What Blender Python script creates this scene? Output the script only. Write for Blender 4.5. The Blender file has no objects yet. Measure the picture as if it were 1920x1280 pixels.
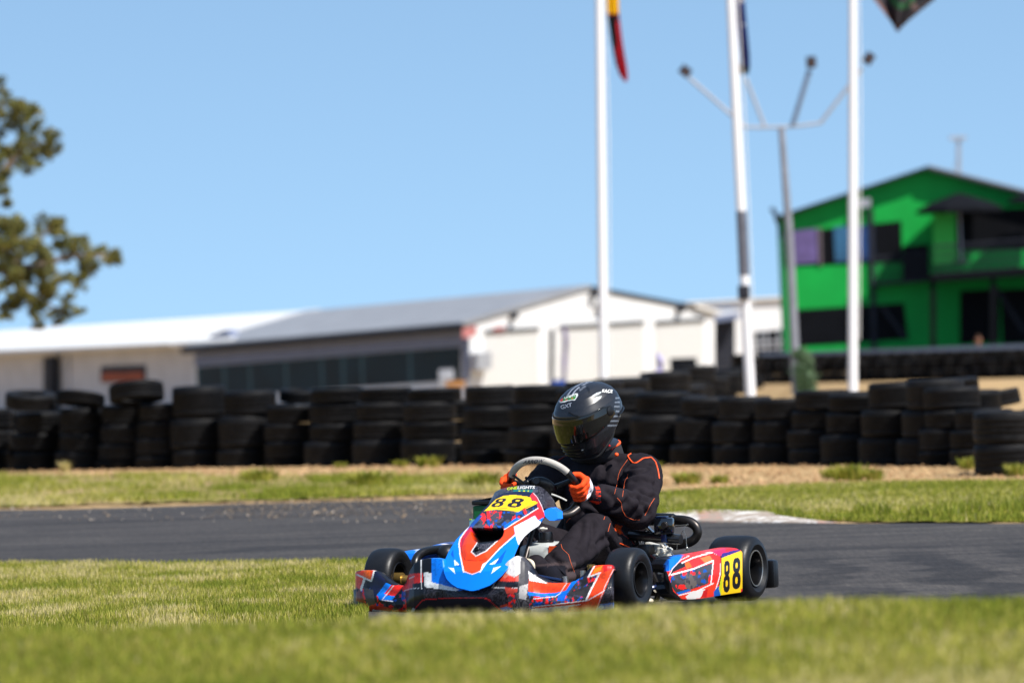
import bpy, bmesh, math, random
import numpy as np
from mathutils import Vector, Matrix, Quaternion
from mathutils.bvhtree import BVHTree
random.seed(7); RNG = np.random.default_rng(11)
SC = bpy.context.scene; COL = SC.collection
rad = math.radians

# ---------------------------------------------------------------- survey: camera constants and measured points
F, H, RO, YH = 10666.7, 1.14, rad(2.0), -4.0
X0, Y0, AL = .163, 24.0, rad(25)
S_, C_ = math.sin(AL), math.cos(AL)
def un(px, py):
    dx, dy = px-960, py-640
    return dx*math.cos(RO)-dy*math.sin(RO), dx*math.sin(RO)+dy*math.cos(RO)
def P(px, py, Y):
    a, b = un(px, py); return Vector((a*Y/F, Y, H-(b-YH)*Y/F))
def G(px, py, z=0.0):
    a, b = un(px, py); Y = (H-z)*F/(b-YH); return Vector((a*Y/F, Y, z))
def projw(X, Y, Z):
    xu = X*F/Y; yu = YH+(H-Z)*F/Y
    return 960+xu*math.cos(RO)+yu*math.sin(RO), 640-xu*math.sin(RO)+yu*math.cos(RO)
def k2w(u, v, w): return X0-S_*u+C_*v, Y0-C_*u-S_*v, w
def projk(u, v, w): return projw(*k2w(u, v, w))
def loc(px, py, u=None, v=None, w=None):
    a, b = un(px, py); a /= F; b = -(b-YH)/F
    if u is not None:   # -S(aY-X0)-C(Y-Y0)=u
        Y = (S_*X0+C_*Y0-u)/(S_*a+C_)
    elif v is not None: # C(aY-X0)-S(Y-Y0)=v
        Y = (v+C_*X0-S_*Y0)/(C_*a-S_)
    else: Y = (w-H)/b
    dX, dY = a*Y-X0, Y-Y0
    return (-S_*dX-C_*dY, C_*dX-S_*dY, H+b*Y)

# ---------------------------------------------------------------- helpers
def lin(c):
    c = np.asarray(c, float)/255.
    return np.where(c <= .04045, c/12.92, ((c+.055)/1.055)**2.4)
def tag(o, label=None, cat=None, group=None, kind=None):
    if label: o['label'] = label
    if cat: o['category'] = cat
    if group: o['group'] = group
    if kind: o['kind'] = kind
    return o
def empty(name, loc_, rz=0., label=None, cat=None, group=None):
    o = bpy.data.objects.new(name, None); COL.objects.link(o); o.location = loc_; o.rotation_euler = (0, 0, rz)
    o.empty_display_size = .2
    return tag(o, label, cat, group)
def inpoly(px, py, poly):
    px = np.asarray(px); py = np.asarray(py); r = np.zeros(px.shape, bool); n = len(poly)
    for i in range(n):
        x1, y1 = poly[i]; x2, y2 = poly[(i+1) % n]
        if y1 == y2: continue
        r ^= ((y1 > py) != (y2 > py)) & (px < (x2-x1)*(py-y1)/(y2-y1)+x1)
    return r
def dline(px, py, pts):
    d = np.full(np.shape(px), 1e9)
    for (x1, y1), (x2, y2) in zip(pts[:-1], pts[1:]):
        L = (x2-x1)**2+(y2-y1)**2+1e-9
        t = np.clip(((px-x1)*(x2-x1)+(py-y1)*(y2-y1))/L, 0, 1)
        d = np.minimum(d, np.hypot(px-x1-t*(x2-x1), py-y1-t*(y2-y1)))
    return d
def vnoise(x, y, seed=0):
    xi = np.floor(x).astype(int); yi = np.floor(y).astype(int); fx = x-xi; fy = y-yi
    fx = fx*fx*(3-2*fx); fy = fy*fy*(3-2*fy)
    def h(a, b):
        n = (a*374761393+b*668265263+seed*144269) & 0x7fffffff
        n = ((n ^ (n >> 13))*1274126177) & 0x7fffffff
        return ((n ^ (n >> 16)) & 0xffff)/65535.
    return (h(xi, yi)*(1-fx)+h(xi+1, yi)*fx)*(1-fy)+(h(xi, yi+1)*(1-fx)+h(xi+1, yi+1)*fx)*fy
def fbm(x, y, seed=0, o=3):
    s = 0; a = .5
    for i in range(o): s = s+a*vnoise(x*2**i, y*2**i, seed+i); a *= .5
    return s/.875
def eight(px, py, quad, fat=1.0):
    TL, TR, BR, BL = [np.array(q, float) for q in quad]
    e1 = BR-BL; e2 = (TL-BL); M = np.linalg.inv(np.array([e1, e2]).T)
    d = np.stack([px-BL[0], py-BL[1]]); s = M[0, 0]*d[0]+M[0, 1]*d[1]; t = M[1, 0]*d[0]+M[1, 1]*d[1]
    def se(cx, cy, rx, ry, n=2.6): return (np.abs((s-cx)/rx)**n+np.abs((t-cy)/ry)**n) < 1
    out = se(.5, .76, .44, .25) | se(.5, .27, .5, .28)
    hole = se(.5, .755, .15/fat, .115/fat) | se(.5, .27, .17/fat, .135/fat)
    return out & ~hole

class MB:
    def __init__(s): s.v = []; s.f = []; s.m = []; s.mi = 0
    def add(s, vs, fs):
        b = len(s.v); s.v.extend([tuple(p) for p in vs]); s.f.extend([tuple(i+b for i in f) for f in fs]); s.m.extend([s.mi]*len(fs)); return b
    def grid(s, pts, cu=False, cv=False):
        nu, nv = len(pts), len(pts[0]); fs = []
        for i in range(nu if cu else nu-1):
            for j in range(nv if cv else nv-1):
                i2, j2 = (i+1) % nu, (j+1) % nv
                fs.append((i*nv+j, i2*nv+j, i2*nv+j2, i*nv+j2))
        return s.add([p for r in pts for p in r], fs)
    def tube(s, path, r, n=10, cap=True, closed=False):
        path = [Vector(p) for p in path]; N = len(path)
        rs = r if isinstance(r, (list, tuple)) else [r]*N
        t0 = (path[1]-path[0]).normalized(); a = t0.orthogonal().normalized(); rows = []
        for i in range(N):
            if closed: t = (path[(i+1) % N]-path[i-1]).normalized()
            else: t = (path[min(i+1, N-1)]-path[max(i-1, 0)]).normalized()
            a = (a-t*a.dot(t)).normalized(); b = t.cross(a)
            rows.append([path[i]+(a*math.cos(2*math.pi*k/n)+b*math.sin(2*math.pi*k/n))*rs[i] for k in range(n)])
        b0 = s.grid(rows, cu=closed, cv=True)
        if cap and not closed:
            s.f.append(tuple(b0+k for k in range(n))[::-1]); s.m.append(s.mi)
            s.f.append(tuple(b0+(N-1)*n+k for k in range(n))); s.m.append(s.mi)
    def box(s, c, size, M=None, bev=0.):
        x, y, z = [q/2 for q in size]
        bm = bmesh.new(); bmesh.ops.create_cube(bm, size=1.0)
        for v in bm.verts: v.co = Vector((v.co.x*2*x, v.co.y*2*y, v.co.z*2*z))
        if bev: bmesh.ops.bevel(bm, geom=list(bm.edges), offset=bev, segments=2, affect='EDGES', profile=.6)
        bm.verts.index_update(); R = M if M is not None else Matrix.Identity(3)
        vs = [R @ v.co+Vector(c) for v in bm.verts]; fs = [[v.index for v in f.verts] for f in bm.faces]; bm.free()
        s.add(vs, fs)
    def lathe(s, prof, M=None, n=32, closed=True):
        M = M or Matrix.Identity(4); rows = []
        for k in range(n):
            a = 2*math.pi*k/n
            rows.append([M @ Vector((r*math.cos(a), r*math.sin(a), z)) for r, z in prof])
        s.grid(rows, cu=True, cv=closed)
    def disc(s, prof, M=None, n=24):     # open lathe from axis to axis
        s.lathe(prof, M, n, closed=False)
    def prism(s, poly, vec):
        vec = Vector(vec); poly = [Vector(p) for p in poly]; n = len(poly)
        fs = [tuple(range(n))[::-1], tuple(range(n, 2*n))]+[(i, (i+1) % n, (i+1) % n+n, i+n) for i in range(n)]
        s.add(poly+[p+vec for p in poly], fs)
    def ell(s, c, r, M=None, nu=20, nv=14):
        R = M if M is not None else Matrix.Identity(3); rows = []
        for i in range(nv+1):
            ph = math.pi*(i/nv)-math.pi/2; ph = max(min(ph, 1.5607), -1.5607)
            rows.append([Vector(c)+R @ Vector((r[0]*math.cos(ph)*math.cos(2*math.pi*k/nu), r[1]*math.cos(ph)*math.sin(2*math.pi*k/nu), r[2]*math.sin(ph))) for k in range(nu)])
        b = s.grid(rows, cv=True)
        s.f += [tuple(b+k for k in range(nu))[::-1], tuple(b+nv*nu+k for k in range(nu))]; s.m += [s.mi]*2
    def cap(s, p0, r0, p1, r1, n=16):    # tapered capsule
        p0, p1 = Vector(p0), Vector(p1); t = (p1-p0); L = t.length; t.normalize(); a = t.orthogonal().normalized(); b = t.cross(a); rows = []
        st = [(-r0*math.cos(x), r0*math.sin(x)) for x in (.12, .45, .8, 1.2, 1.5708)]+[(L+r1*math.sin(x), r1*math.cos(x)) for x in (0, .4, .8, 1.15, 1.45)]
        for h, r in st: rows.append([p0+t*h+(a*math.cos(2*math.pi*k/n)+b*math.sin(2*math.pi*k/n))*r for k in range(n)])
        b0 = s.grid(rows, cv=True); N = len(rows)
        s.f += [tuple(b0+k for k in range(n))[::-1], tuple(b0+(N-1)*n+k for k in range(n))]; s.m += [s.mi]*2
    def mesh(s, name):
        me = bpy.data.meshes.new(name); me.from_pydata(s.v, [], s.f); me.update()
        if any(s.m): me.polygons.foreach_set('material_index', s.m)
        return me
    def build(s, name, mat, parent=None, smooth=True, fix=True, solid=0., colf=None, label=None, ang=40):
        me = s.mesh(name)
        if fix:
            bm = bmesh.new(); bm.from_mesh(me); bmesh.ops.recalc_face_normals(bm, faces=bm.faces); bm.to_mesh(me); bm.free()
        return link(name, me, mat, parent, smooth, solid, colf, label, ang)
def link(name, me, mat, parent=None, smooth=True, solid=0., colf=None, label=None, ang=40):
    for m in (mat if isinstance(mat, (list, tuple)) else [mat]): me.materials.append(m)
    if smooth:
        me.polygons.foreach_set('use_smooth', [True]*len(me.polygons)); me.update()
        if ang: me.set_sharp_from_angle(angle=rad(ang))
    o = bpy.data.objects.new(name, me); COL.objects.link(o)
    if parent is not None: o.parent = parent
    if solid:
        m = o.modifiers.new('thickness', 'SOLIDIFY'); m.thickness = solid; m.offset = 0
    if colf is not None: paint(o, colf)
    if label: o['label'] = label
    return o
def paint(o, fn):
    me = o.data; n = len(me.vertices); co = np.empty(n*3); me.vertices.foreach_get('co', co); co = co.reshape(-1, 3)
    c = np.ones((n, 4)); c[:, :3] = fn(co)
    at = me.color_attributes.get('paint') or me.color_attributes.new('paint', 'FLOAT_COLOR', 'POINT')
    at.data.foreach_set('color', c.ravel())
class Painter:   # paints flat colours by measured outlines
    def __init__(s, co, base, world=False):
        x, y, z = co[:, 0], co[:, 1], co[:, 2]
        s.co = co; s.x, s.y = projw(x, y, z) if world else projk(x, y, z)
        s.c = np.tile(lin(base), (len(co), 1))
    def poly(s, pts, col): s.c[inpoly(s.x, s.y, pts)] = lin(col)
    def line(s, pts, col, w=1.0): s.c[dline(s.x, s.y, pts) < w] = lin(col)
    def mask(s, m, col): s.c[m] = lin(col)
    def camo(s, pts, sc=.16, seed=3, base=(38, 36, 48), reds=(240, 34, 30), blues=(14, 80, 170), amt=.0):
        m = inpoly(s.x, s.y, pts); n1 = fbm(s.x*sc, s.y*sc*.8, seed); n2 = fbm(s.x*sc+40, s.y*sc+9, seed+5); n3 = fbm(s.x*sc*.8+90, s.y*sc, seed+9)
        s.c[m] = lin(base); s.c[m & (n3 > .56)] = lin((70, 68, 76)); s.c[m & (n2 > .645-amt)] = lin(blues); s.c[m & (n1 > .635-amt)] = lin(reds)
    def swirl(s, pts, a=(30, 29, 36), b=(72, 70, 80), sc=.07, fr=9., seed=2):
        m = inpoly(s.x, s.y, pts) if pts is not None else np.ones(len(s.x), bool)
        n = fbm(s.x*sc, s.y*sc, seed, 2); k = .5+.5*np.sin(n*2*math.pi*fr)
        k = np.clip((k-.35)*2.2, 0, 1)[:, None]; s.c[m] = (lin(a)*(1-k)+lin(b)*k)[m]
def surf(px, py, uf):
    u = .5
    for _ in range(30):
        p = loc(px, py, u=u); u = uf(p[1], p[2])
    return Vector((u, p[1], p[2]))

# ---------------------------------------------------------------- materials
def nmat(name): 
    m = bpy.data.materials.new(name); m.use_nodes = True; nt = m.node_tree; b = nt.nodes['Principled BSDF']; return m, nt, b
def N(nt, t, **k):
    n = nt.nodes.new(t)
    for a, b in k.items(): setattr(n, a, b)
    return n
def coords(nt, kind='Object'):
    return N(nt, 'ShaderNodeTexCoord').outputs[kind]
def noise(nt, vec, sc, det=4., rough=.6, dist=0.):
    n = N(nt, 'ShaderNodeTexNoise'); n.inputs['Scale'].default_value = sc; n.inputs['Detail'].default_value = det
    n.inputs['Roughness'].default_value = rough; n.inputs['Distortion'].default_value = dist
    if vec is not None: nt.links.new(vec, n.inputs['Vector'])
    return n.outputs['Fac']
def ramp(nt, fac, stops):
    r = N(nt, 'ShaderNodeValToRGB'); e = r.color_ramp.elements
    while len(e) < len(stops): e.new(.5)
    for el, (p, c) in zip(e, stops): el.position = p; el.color = (*c, 1)
    nt.links.new(fac, r.inputs['Fac']); return r.outputs['Color']
def mixc(nt, fac, a, b, mode='MIX'):
    n = N(nt, 'ShaderNodeMix', data_type='RGBA', blend_type=mode)
    for sk, val in ((n.inputs[0], fac), (n.inputs[6], a), (n.inputs[7], b)):
        if isinstance(val, (int, float)): sk.default_value = val
        elif isinstance(val, tuple): sk.default_value = (*val, 1)
        else: nt.links.new(val, sk)
    return n.outputs[2]
def bump(nt, b, h, strength=.3, dist=.01):
    n = N(nt, 'ShaderNodeBump'); n.inputs['Strength'].default_value = strength; n.inputs['Distance'].default_value = dist
    nt.links.new(h, n.inputs['Height']); nt.links.new(n.outputs['Normal'], b.inputs['Normal'])
def plain(name, c, rough=.5, metal=0., var=.25, sc=8., bmp=0., spec=.5, coat=0., srgb=True, bsc=60.):
    m, nt, b = nmat(name); c = tuple(lin(c)) if srgb else tuple(c)
    co = coords(nt); f = noise(nt, co, sc)
    lo = tuple(x*(1-var) for x in c); hi = tuple(min(1, x*(1+var)) for x in c)
    nt.links.new(ramp(nt, f, [(.3, lo), (.7, hi)]), b.inputs['Base Color'])
    b.inputs['Roughness'].default_value = rough; b.inputs['Metallic'].default_value = metal
    b.inputs['Specular IOR Level'].default_value = spec; b.inputs['Coat Weight'].default_value = coat
    if bmp: bump(nt, b, noise(nt, co, bsc), bmp, .004)
    return m
def attr(name, rough=.35, coat=.3, metal=0., dirt=.15, bmp=0., trans=0., spec=.5, dsc=14.):
    m, nt, b = nmat(name); a = N(nt, 'ShaderNodeAttribute', attribute_name='paint')
    co = coords(nt); f = noise(nt, co, dsc, 6.)
    k = ramp(nt, f, [(.42, (1, 1, 1)), (.75, (1-dirt,)*3)])
    nt.links.new(mixc(nt, 1.0, a.outputs['Color'], k, 'MULTIPLY'), b.inputs['Base Color'])
    r = N(nt, 'ShaderNodeMapRange'); r.inputs[3].default_value = rough*.8; r.inputs[4].default_value = min(1, rough*1.5)
    nt.links.new(f, r.inputs[0]); nt.links.new(r.outputs[0], b.inputs['Roughness'])
    b.inputs['Coat Weight'].default_value = coat; b.inputs['Metallic'].default_value = metal; b.inputs['Specular IOR Level'].default_value = spec
    if trans: 
        b.inputs['Subsurface Weight'].default_value = 0
        t = N(nt, 'ShaderNodeBsdfTranslucent'); nt.links.new(a.outputs['Color'], t.inputs['Color'])
        mx = N(nt, 'ShaderNodeMixShader'); mx.inputs[0].default_value = trans; out = nt.nodes['Material Output']
        nt.links.new(b.outputs[0], mx.inputs[1]); nt.links.new(t.outputs[0], mx.inputs[2]); nt.links.new(mx.outputs[0], out.inputs[0])
    if bmp: bump(nt, b, noise(nt, co, 90.), bmp, .004)
    return m
M = {}
M['livery'] = attr('livery_paint', .3, .12, dirt=.10, spec=.35)
M['suit'] = attr('suit_fabric', .85, 0., dirt=.3, bmp=.35, spec=.1, dsc=20)
M['glove'] = attr('glove_fabric', .75, 0., dirt=.2, bmp=.25, spec=.3, dsc=60)
M['helmet'] = attr('helmet_shell', .3, .25, dirt=.1)
M['grass'] = attr('grass_blade', .6, 0., dirt=.1, trans=.35, spec=.25)
M['cloth'] = attr('flag_cloth', .8, 0., dirt=.15, trans=.25)
M['leaf'] = attr('tree_leaf', .6, 0., dirt=.1, trans=.2)
M['facade'] = attr('painted_panel', .5, 0., dirt=.12)
M['black_plastic'] = plain('black_plastic', (15, 15, 17), .35, var=.3, bmp=.05)
M['black_rubber'] = plain('slick_rubber', (19, 19, 21), .44, var=.4, sc=14, bmp=.18, spec=.38)
M['rim'] = plain('rim_black_metal', (46, 46, 48), .28, .85, var=.2)
M['riml'] = plain('rim_lip_metal', (175, 172, 165), .3, .9, var=.15)
M['chrome'] = plain('chrome_tube', (190, 190, 192), .16, .9, var=.1)
M['darkmetal'] = plain('exhaust_steel', (62, 58, 56), .38, .8, var=.35, sc=20, bmp=.1)
M['alu'] = plain('cast_aluminium', (206, 204, 196), .45, .25, var=.25, sc=40, bmp=.2)
M['brass'] = plain('gold_anodised', (176, 146, 84), .35, .8, var=.15)
M['frame'] = plain('frame_paint', (24, 40, 78), .25, .2, coat=.5, var=.2)
M['cream'] = plain('cream_paint', (206, 196, 176), .4, var=.15, sc=30)
M['tank'] = plain('tank_plastic', (176, 180, 178), .4, var=.18, sc=18)
M['orange'] = plain('orange_trim', (250, 84, 18), .6, var=.12, sc=50)
M['thread'] = plain('orange_thread', (206, 88, 40), .7, var=.15, sc=50)
M['redtrim'] = plain('dark_red_trim', (120, 24, 16), .7, var=.2)
M['suede'] = plain('silver_suede', (172, 166, 158), .6, var=.1, sc=40, bmp=.2)
M['ink'] = plain('black_ink', (30, 32, 58), .6)
M['white'] = plain('white_print', (228, 228, 224), .5, var=.06)
M['lime'] = plain('lime_print', (205, 226, 20), .5, var=.05)
M['teal'] = plain('teal_print', (12, 110, 108), .5, var=.08)
M['carbon'] = plain('carbon_tube', (30, 30, 32), .3, coat=.6, var=.4, sc=120)
M['lens'] = plain('lens_glass', (16, 18, 24), .06, var=.1, coat=1.)
M['skin'] = plain('skin', (150, 104, 84), .55, var=.1)
M['seat'] = plain('seat_shell', (58, 60, 64), .35, var=.2)
m, nt, b = nmat('visor_tint'); M['visor'] = m
lw = N(nt, 'ShaderNodeLayerWeight'); lw.inputs['Blend'].default_value = .13
co_ = coords(nt)
nt.links.new(mixc(nt, lw.outputs['Facing'], (.010, .010, .009), (.036, .032, .010)), b.inputs['Base Color'])
b.inputs['Metallic'].default_value = .4; b.inputs['Roughness'].default_value = .1; b.inputs['Coat Weight'].default_value = .6
# old road tyres
m, nt, b = nmat('weathered_tyre'); M['tyre'] = m
co_ = coords(nt); oi = N(nt, 'ShaderNodeObjectInfo')
f = noise(nt, co_, 7., 5.); c1 = ramp(nt, f, [(.35, (.0042, .0044, .005)), (.7, (.0115, .0114, .0122))])
rr = ramp(nt, oi.outputs['Random'], [(0., (.6, .6, .65)), (.5, (.95, .94, .97)), (1., (1.4, 1.36, 1.35))])
nt.links.new(mixc(nt, 1., c1, rr, 'MULTIPLY'), b.inputs['Base Color']); b.inputs['Roughness'].default_value = .6; b.inputs['Specular IOR Level'].default_value = .14
bump(nt, b, noise(nt, co_, 60.), .25, .006)
# ================================================================= camera, light, sky
cam = bpy.data.cameras.new('camera'); co = bpy.data.objects.new('camera', cam); COL.objects.link(co)
cam.lens = 200; cam.sensor_width = 36; cam.clip_end = 6000; cam.clip_start = .1
co.location = (0, 0, H)
co.rotation_mode = 'QUATERNION'
co.rotation_quaternion = (Matrix.Rotation(rad(90)+math.atan(YH/F), 3, 'X') @ Matrix.Rotation(-RO, 3, 'Z')).to_quaternion()
cam.dof.use_dof = True; cam.dof.focus_distance = 23.7; cam.dof.aperture_fstop = 4.3; cam.dof.aperture_blades = 9
SC.camera = co
SUN_EL, SUN_AZ = rad(50), rad(132)
sd = Vector((math.cos(SUN_EL)*math.sin(SUN_AZ), math.cos(SUN_EL)*math.cos(SUN_AZ), math.sin(SUN_EL)))
sl = bpy.data.lights.new('sun', 'SUN'); so = bpy.data.objects.new('sun', sl); COL.objects.link(so)
sl.energy = 4.4; sl.angle = rad(.53); sl.color = (1, .955, .89); so.rotation_mode = 'QUATERNION'; so.rotation_quaternion = sd.to_track_quat('Z', 'Y'); so.location = (30, -30, 40)
w = bpy.data.worlds.new('World'); SC.world = w; w.use_nodes = True; nt = w.node_tree
bg = nt.nodes['Background']; sky = N(nt, 'ShaderNodeTexSky', sky_type='NISHITA'); sky.sun_disc = False
sky.sun_elevation = SUN_EL; sky.sun_rotation = SUN_AZ; sky.air_density = 1.0; sky.dust_density = .35; sky.ozone_density = .55; sky.altitude = 50
tc = N(nt, 'ShaderNodeTexCoord'); va = N(nt, 'ShaderNodeVectorMath', operation='MULTIPLY_ADD')
va.inputs[1].default_value = (1, 1, 1.5); va.inputs[2].default_value = (0, 0, .235)
nt.links.new(tc.outputs['Generated'], va.inputs[0]); nt.links.new(va.outputs[0], sky.inputs['Vector'])
nt.links.new(mixc(nt, 1., sky.outputs[0], (.935, 1.025, .995), 'MULTIPLY'), bg.inputs['Color']); bg.inputs['Strength'].default_value = .125
SC.view_settings.view_transform = 'Standard'; SC.view_settings.look = 'None'; SC.view_settings.exposure = .7; SC.view_settings.gamma = 1
SC.cycles.use_denoising = True

# ================================================================= ground
def sstep(a, b, x): t = np.clip((x-a)/(b-a), 0, 1); return t*t*(3-2*t)
def zbump(x, y):
    x = np.asarray(x, float); y = np.asarray(y, float); dx, dy = x-X0, y-Y0; u = -S_*dx-C_*dy; v = C_*dx-S_*dy
    return (.0106+.019*u-.0136*v)*(1-sstep(.9, 3.2, np.hypot(dx, dy)))
def dip(x, y):
    px = 960+np.asarray(x, float)*F/np.maximum(y, 5)
    return -1.55*sstep(62, 95, np.asarray(y, float))*(1-sstep(1330, 1440, px))
m, nt, b = nmat('dry_soil'); M['soil'] = m
cc = coords(nt, 'Object'); f1 = noise(nt, cc, 1.2, 6., .65); f2 = noise(nt, cc, 22., 5., .7)
c1 = ramp(nt, f1, [(.3, (.34, .215, .10)), (.55, (.47, .32, .16)), (.75, (.37, .245, .12))])
c2 = ramp(nt, f2, [(.3, (.45, .42, .4)), (.5, (1, 1, 1)), (.75, (1.25, 1.2, 1.1))])
nt.links.new(mixc(nt, .8, c1, c2, 'MULTIPLY'), b.inputs['Base Color']); b.inputs['Roughness'].default_value = .95; b.inputs['Specular IOR Level'].default_value = .1
bump(nt, b, f2, .8, .03)
xs = np.unique(np.concatenate([np.linspace(-900, -60, 12), np.linspace(-60, 60, 61), np.linspace(60, 900, 12)]))
ys = np.unique(np.concatenate([np.linspace(-60, 40, 21), np.linspace(40, 180, 71), np.linspace(180, 4000, 20)]))
mb = MB(); XX, YY = np.meshgrid(xs, ys, indexing='ij')
ZZ = dip(XX, YY)-.03*(np.hypot(XX-X0, YY-Y0) < 6)
mb.grid([[(XX[i, j], YY[i, j], ZZ[i, j]) for j in range(len(ys))] for i in range(len(xs))])
tag(mb.build('ground', M['soil'], ang=0), kind='structure')

def sheet(name, pts, z, mat, lab=None):
    me = bpy.data.meshes.new(name); bm = bmesh.new()
    f = bm.faces.new([bm.verts.new((p[0], p[1], 0)) for p in pts]); bmesh.ops.triangulate(bm, faces=[f])
    for ax, vals in ((0, np.arange(-3.2, 3.6, .4)), (1, np.arange(20.6, 27.5, .4))):
        for q in vals:
            no = (1, 0, 0) if ax == 0 else (0, 1, 0); p = (q, 0, 0) if ax == 0 else (0, q, 0)
            bmesh.ops.bisect_plane(bm, geom=list(bm.verts)+list(bm.edges)+list(bm.faces), plane_co=p, plane_no=no, dist=1e-5)
    for v in bm.verts: v.co.z = z+float(zbump(v.co.x, v.co.y))
    bmesh.ops.recalc_face_normals(bm, faces=bm.faces)
    if sum(f.normal.z for f in bm.faces) < 0: bmesh.ops.reverse_faces(bm, faces=bm.faces)
    bm.to_mesh(me); bm.free()
    o = link(name, me, mat, None, False); return tag(o, kind='structure')
def GG(l): return [tuple(G(*p))[:2] for p in l]
def rag(l, amp=3., step=14, seed=0):     # the same outline with a ragged edge
    out = []; n = len(l)
    for i in range(n):
        (x1, y1), (x2, y2) = l[i], l[(i+1) % n]; k = max(1, int(math.hypot(x2-x1, y2-y1)/step)) if max(abs(x1), abs(x2)) < 2200 else 1
        for j in range(k):
            x, y = x1+(x2-x1)*j/k, y1+(y2-y1)*j/k; out.append((x, y+(amp*(random.random()-.5)*2 if j else 0)))
    return out
# asphalt
m, nt, b = nmat('asphalt'); M['asphalt'] = m
cc = coords(nt, 'Object'); mp = N(nt, 'ShaderNodeMapping'); mp.inputs['Scale'].default_value = (.35, 1.4, 1); mp.inputs['Rotation'].default_value = (0, 0, rad(12)); nt.links.new(cc, mp.inputs['Vector'])
fa = noise(nt, mp.outputs[0], .9, 4., .6, 1.2); mpb = N(nt, 'ShaderNodeMapping'); mpb.inputs['Scale'].default_value = (1, .10, 1); nt.links.new(cc, mpb.inputs['Vector']); fb = noise(nt, mpb.outputs[0], 38., 4., .75); fc = noise(nt, cc, 3., 5.)
c1 = ramp(nt, fa, [(.32, (.030, .0265, .025)), (.5, (.049, .0435, .040)), (.7, (.069, .0615, .056))])
c2 = ramp(nt, fb, [(.3, (.55, .55, .55)), (.52, (1, 1, 1)), (.75, (1.7, 1.66, 1.58))])
c3 = ramp(nt, fc, [(.3, (.8, .8, .8)), (.7, (1.15, 1.13, 1.1))])
# skid marks: warped stripes only where the cars slide
mp2 = N(nt, 'ShaderNodeMapping'); mp2.inputs['Scale'].default_value = (.5, .9, 1); nt.links.new(cc, mp2.inputs['Vector'])
wv = N(nt, 'ShaderNodeTexWave'); wv.inputs['Scale'].default_value = 1.1; wv.inputs['Distortion'].default_value = 5.; wv.inputs['Detail'].default_value = 2.; nt.links.new(mp2.outputs[0], wv.inputs['Vector'])
sk = ramp(nt, wv.outputs['Fac'], [(.35, (1.08, 1.08, 1.08)), (.75, (.55, .55, .57))])
sx = N(nt, 'ShaderNodeSeparateXYZ'); nt.links.new(cc, sx.inputs[0])
mr = N(nt, 'ShaderNodeMapRange'); mr.inputs[1].default_value = .9; mr.inputs[2].default_value = 1.6; nt.links.new(sx.outputs['X'], mr.inputs[0])
mr2 = N(nt, 'ShaderNodeMapRange'); mr2.inputs[1].default_value = 29.5; mr2.inputs[2].default_value = 27.5; nt.links.new(sx.outputs['Y'], mr2.inputs[0])
mu = N(nt, 'ShaderNodeMath', operation='MULTIPLY'); nt.links.new(mr.outputs[0], mu.inputs[0]); nt.links.new(mr2.outputs[0], mu.inputs[1])
base = mixc(nt, 1., mixc(nt, .7, c1, c2, 'MULTIPLY'), c3, 'MULTIPLY')
nt.links.new(mixc(nt, mu.outputs[0], base, mixc(nt, 1., base, sk, 'MULTIPLY')), b.inputs['Base Color'])
b.inputs['Roughness'].default_value = .82; b.inputs['Specular IOR Level'].default_value = .25; bump(nt, b, fb, .5, .006)
sheet('track', GG([(-500, 1063), (0, 1062), (300, 1062), (500, 1060), (706, 1058), (702, 1090), (694, 1130), (690, 1165), (690, 1200)])
      + [(-.8, 15.6), (9, 15.6), (14, 30)] + GG([(2500, 983), (1920, 982), (1600, 982), (1310, 980), (1200, 976), (1000, 945), (900, 934), (760, 938), (600, 941), (420, 946), (300, 950), (120, 955), (0, 956), (-500, 957)]), .004, M['asphalt'])
# turf soil under the blades
m, nt, b = nmat('turf'); M['turf'] = m
cc = coords(nt, 'Object'); f1 = noise(nt, cc, 1.6, 6., .7); f2 = noise(nt, cc, 60., 4., .7)
c1 = ramp(nt, f1, [(.3, (.15, .15, .02)), (.55, (.25, .22, .04)), (.75, (.36, .28, .11))])
c2 = ramp(nt, f2, [(.3, (.4, .4, .4)), (.6, (1, 1, 1))])
nt.links.new(mixc(nt, .9, c1, c2, 'MULTIPLY'), b.inputs['Base Color']); b.inputs['Roughness'].default_value = .9; b.inputs['Specular IOR Level'].default_value = .1
bump(nt, b, f2, .8, .02)
m, nt, b = nmat('patchy_turf'); M['turf2'] = m
cc = coords(nt, 'Object'); mq = N(nt, 'ShaderNodeMapping'); mq.inputs['Scale'].default_value = (1, .4, 1); nt.links.new(cc, mq.inputs['Vector']); f1 = noise(nt, mq.outputs[0], 1.1, 6., .7); f2 = noise(nt, cc, 50., 4., .7)
nt.links.new(mixc(nt, .7, ramp(nt, f1, [(.35, (.20, .2, .035)), (.5, (.32, .25, .09)), (.6, (.42, .29, .15))]), ramp(nt, f2, [(.3, (.5, .5, .5)), (.6, (1, 1, 1))]), 'MULTIPLY'), b.inputs['Base Color']); b.inputs['Roughness'].default_value = .95; b.inputs['Specular IOR Level'].default_value = .1; bump(nt, b, f2, .8, .02)
ISL = GG([(-500, 1063), (0, 1062), (300, 1062), (500, 1060), (706, 1058), (702, 1090), (694, 1130), (690, 1165), (690, 1200)]) + [(-1.1, 15.6), (-7, 15.6)]
VL = GG(rag([(-500, 957), (0, 953), (200, 946), (450, 940), (700, 934), (930, 925), (960, 918), (900, 893), (600, 897), (300, 896), (0, 893), (-500, 896)], 2.6))
VR = GG(rag([(1225, 970), (1310, 978), (1450, 976), (1600, 979), (1920, 980), (2500, 982), (2500, 901), (1920, 905), (1700, 906), (1500, 912), (1300, 923), (1225, 930)], 1.6))
sheet('grass_island', ISL, .010, M['turf']); sheet('grass_verge', VL, .010, M['turf2']); sheet('grass_verge', VR, .008, M['turf'])
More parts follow.
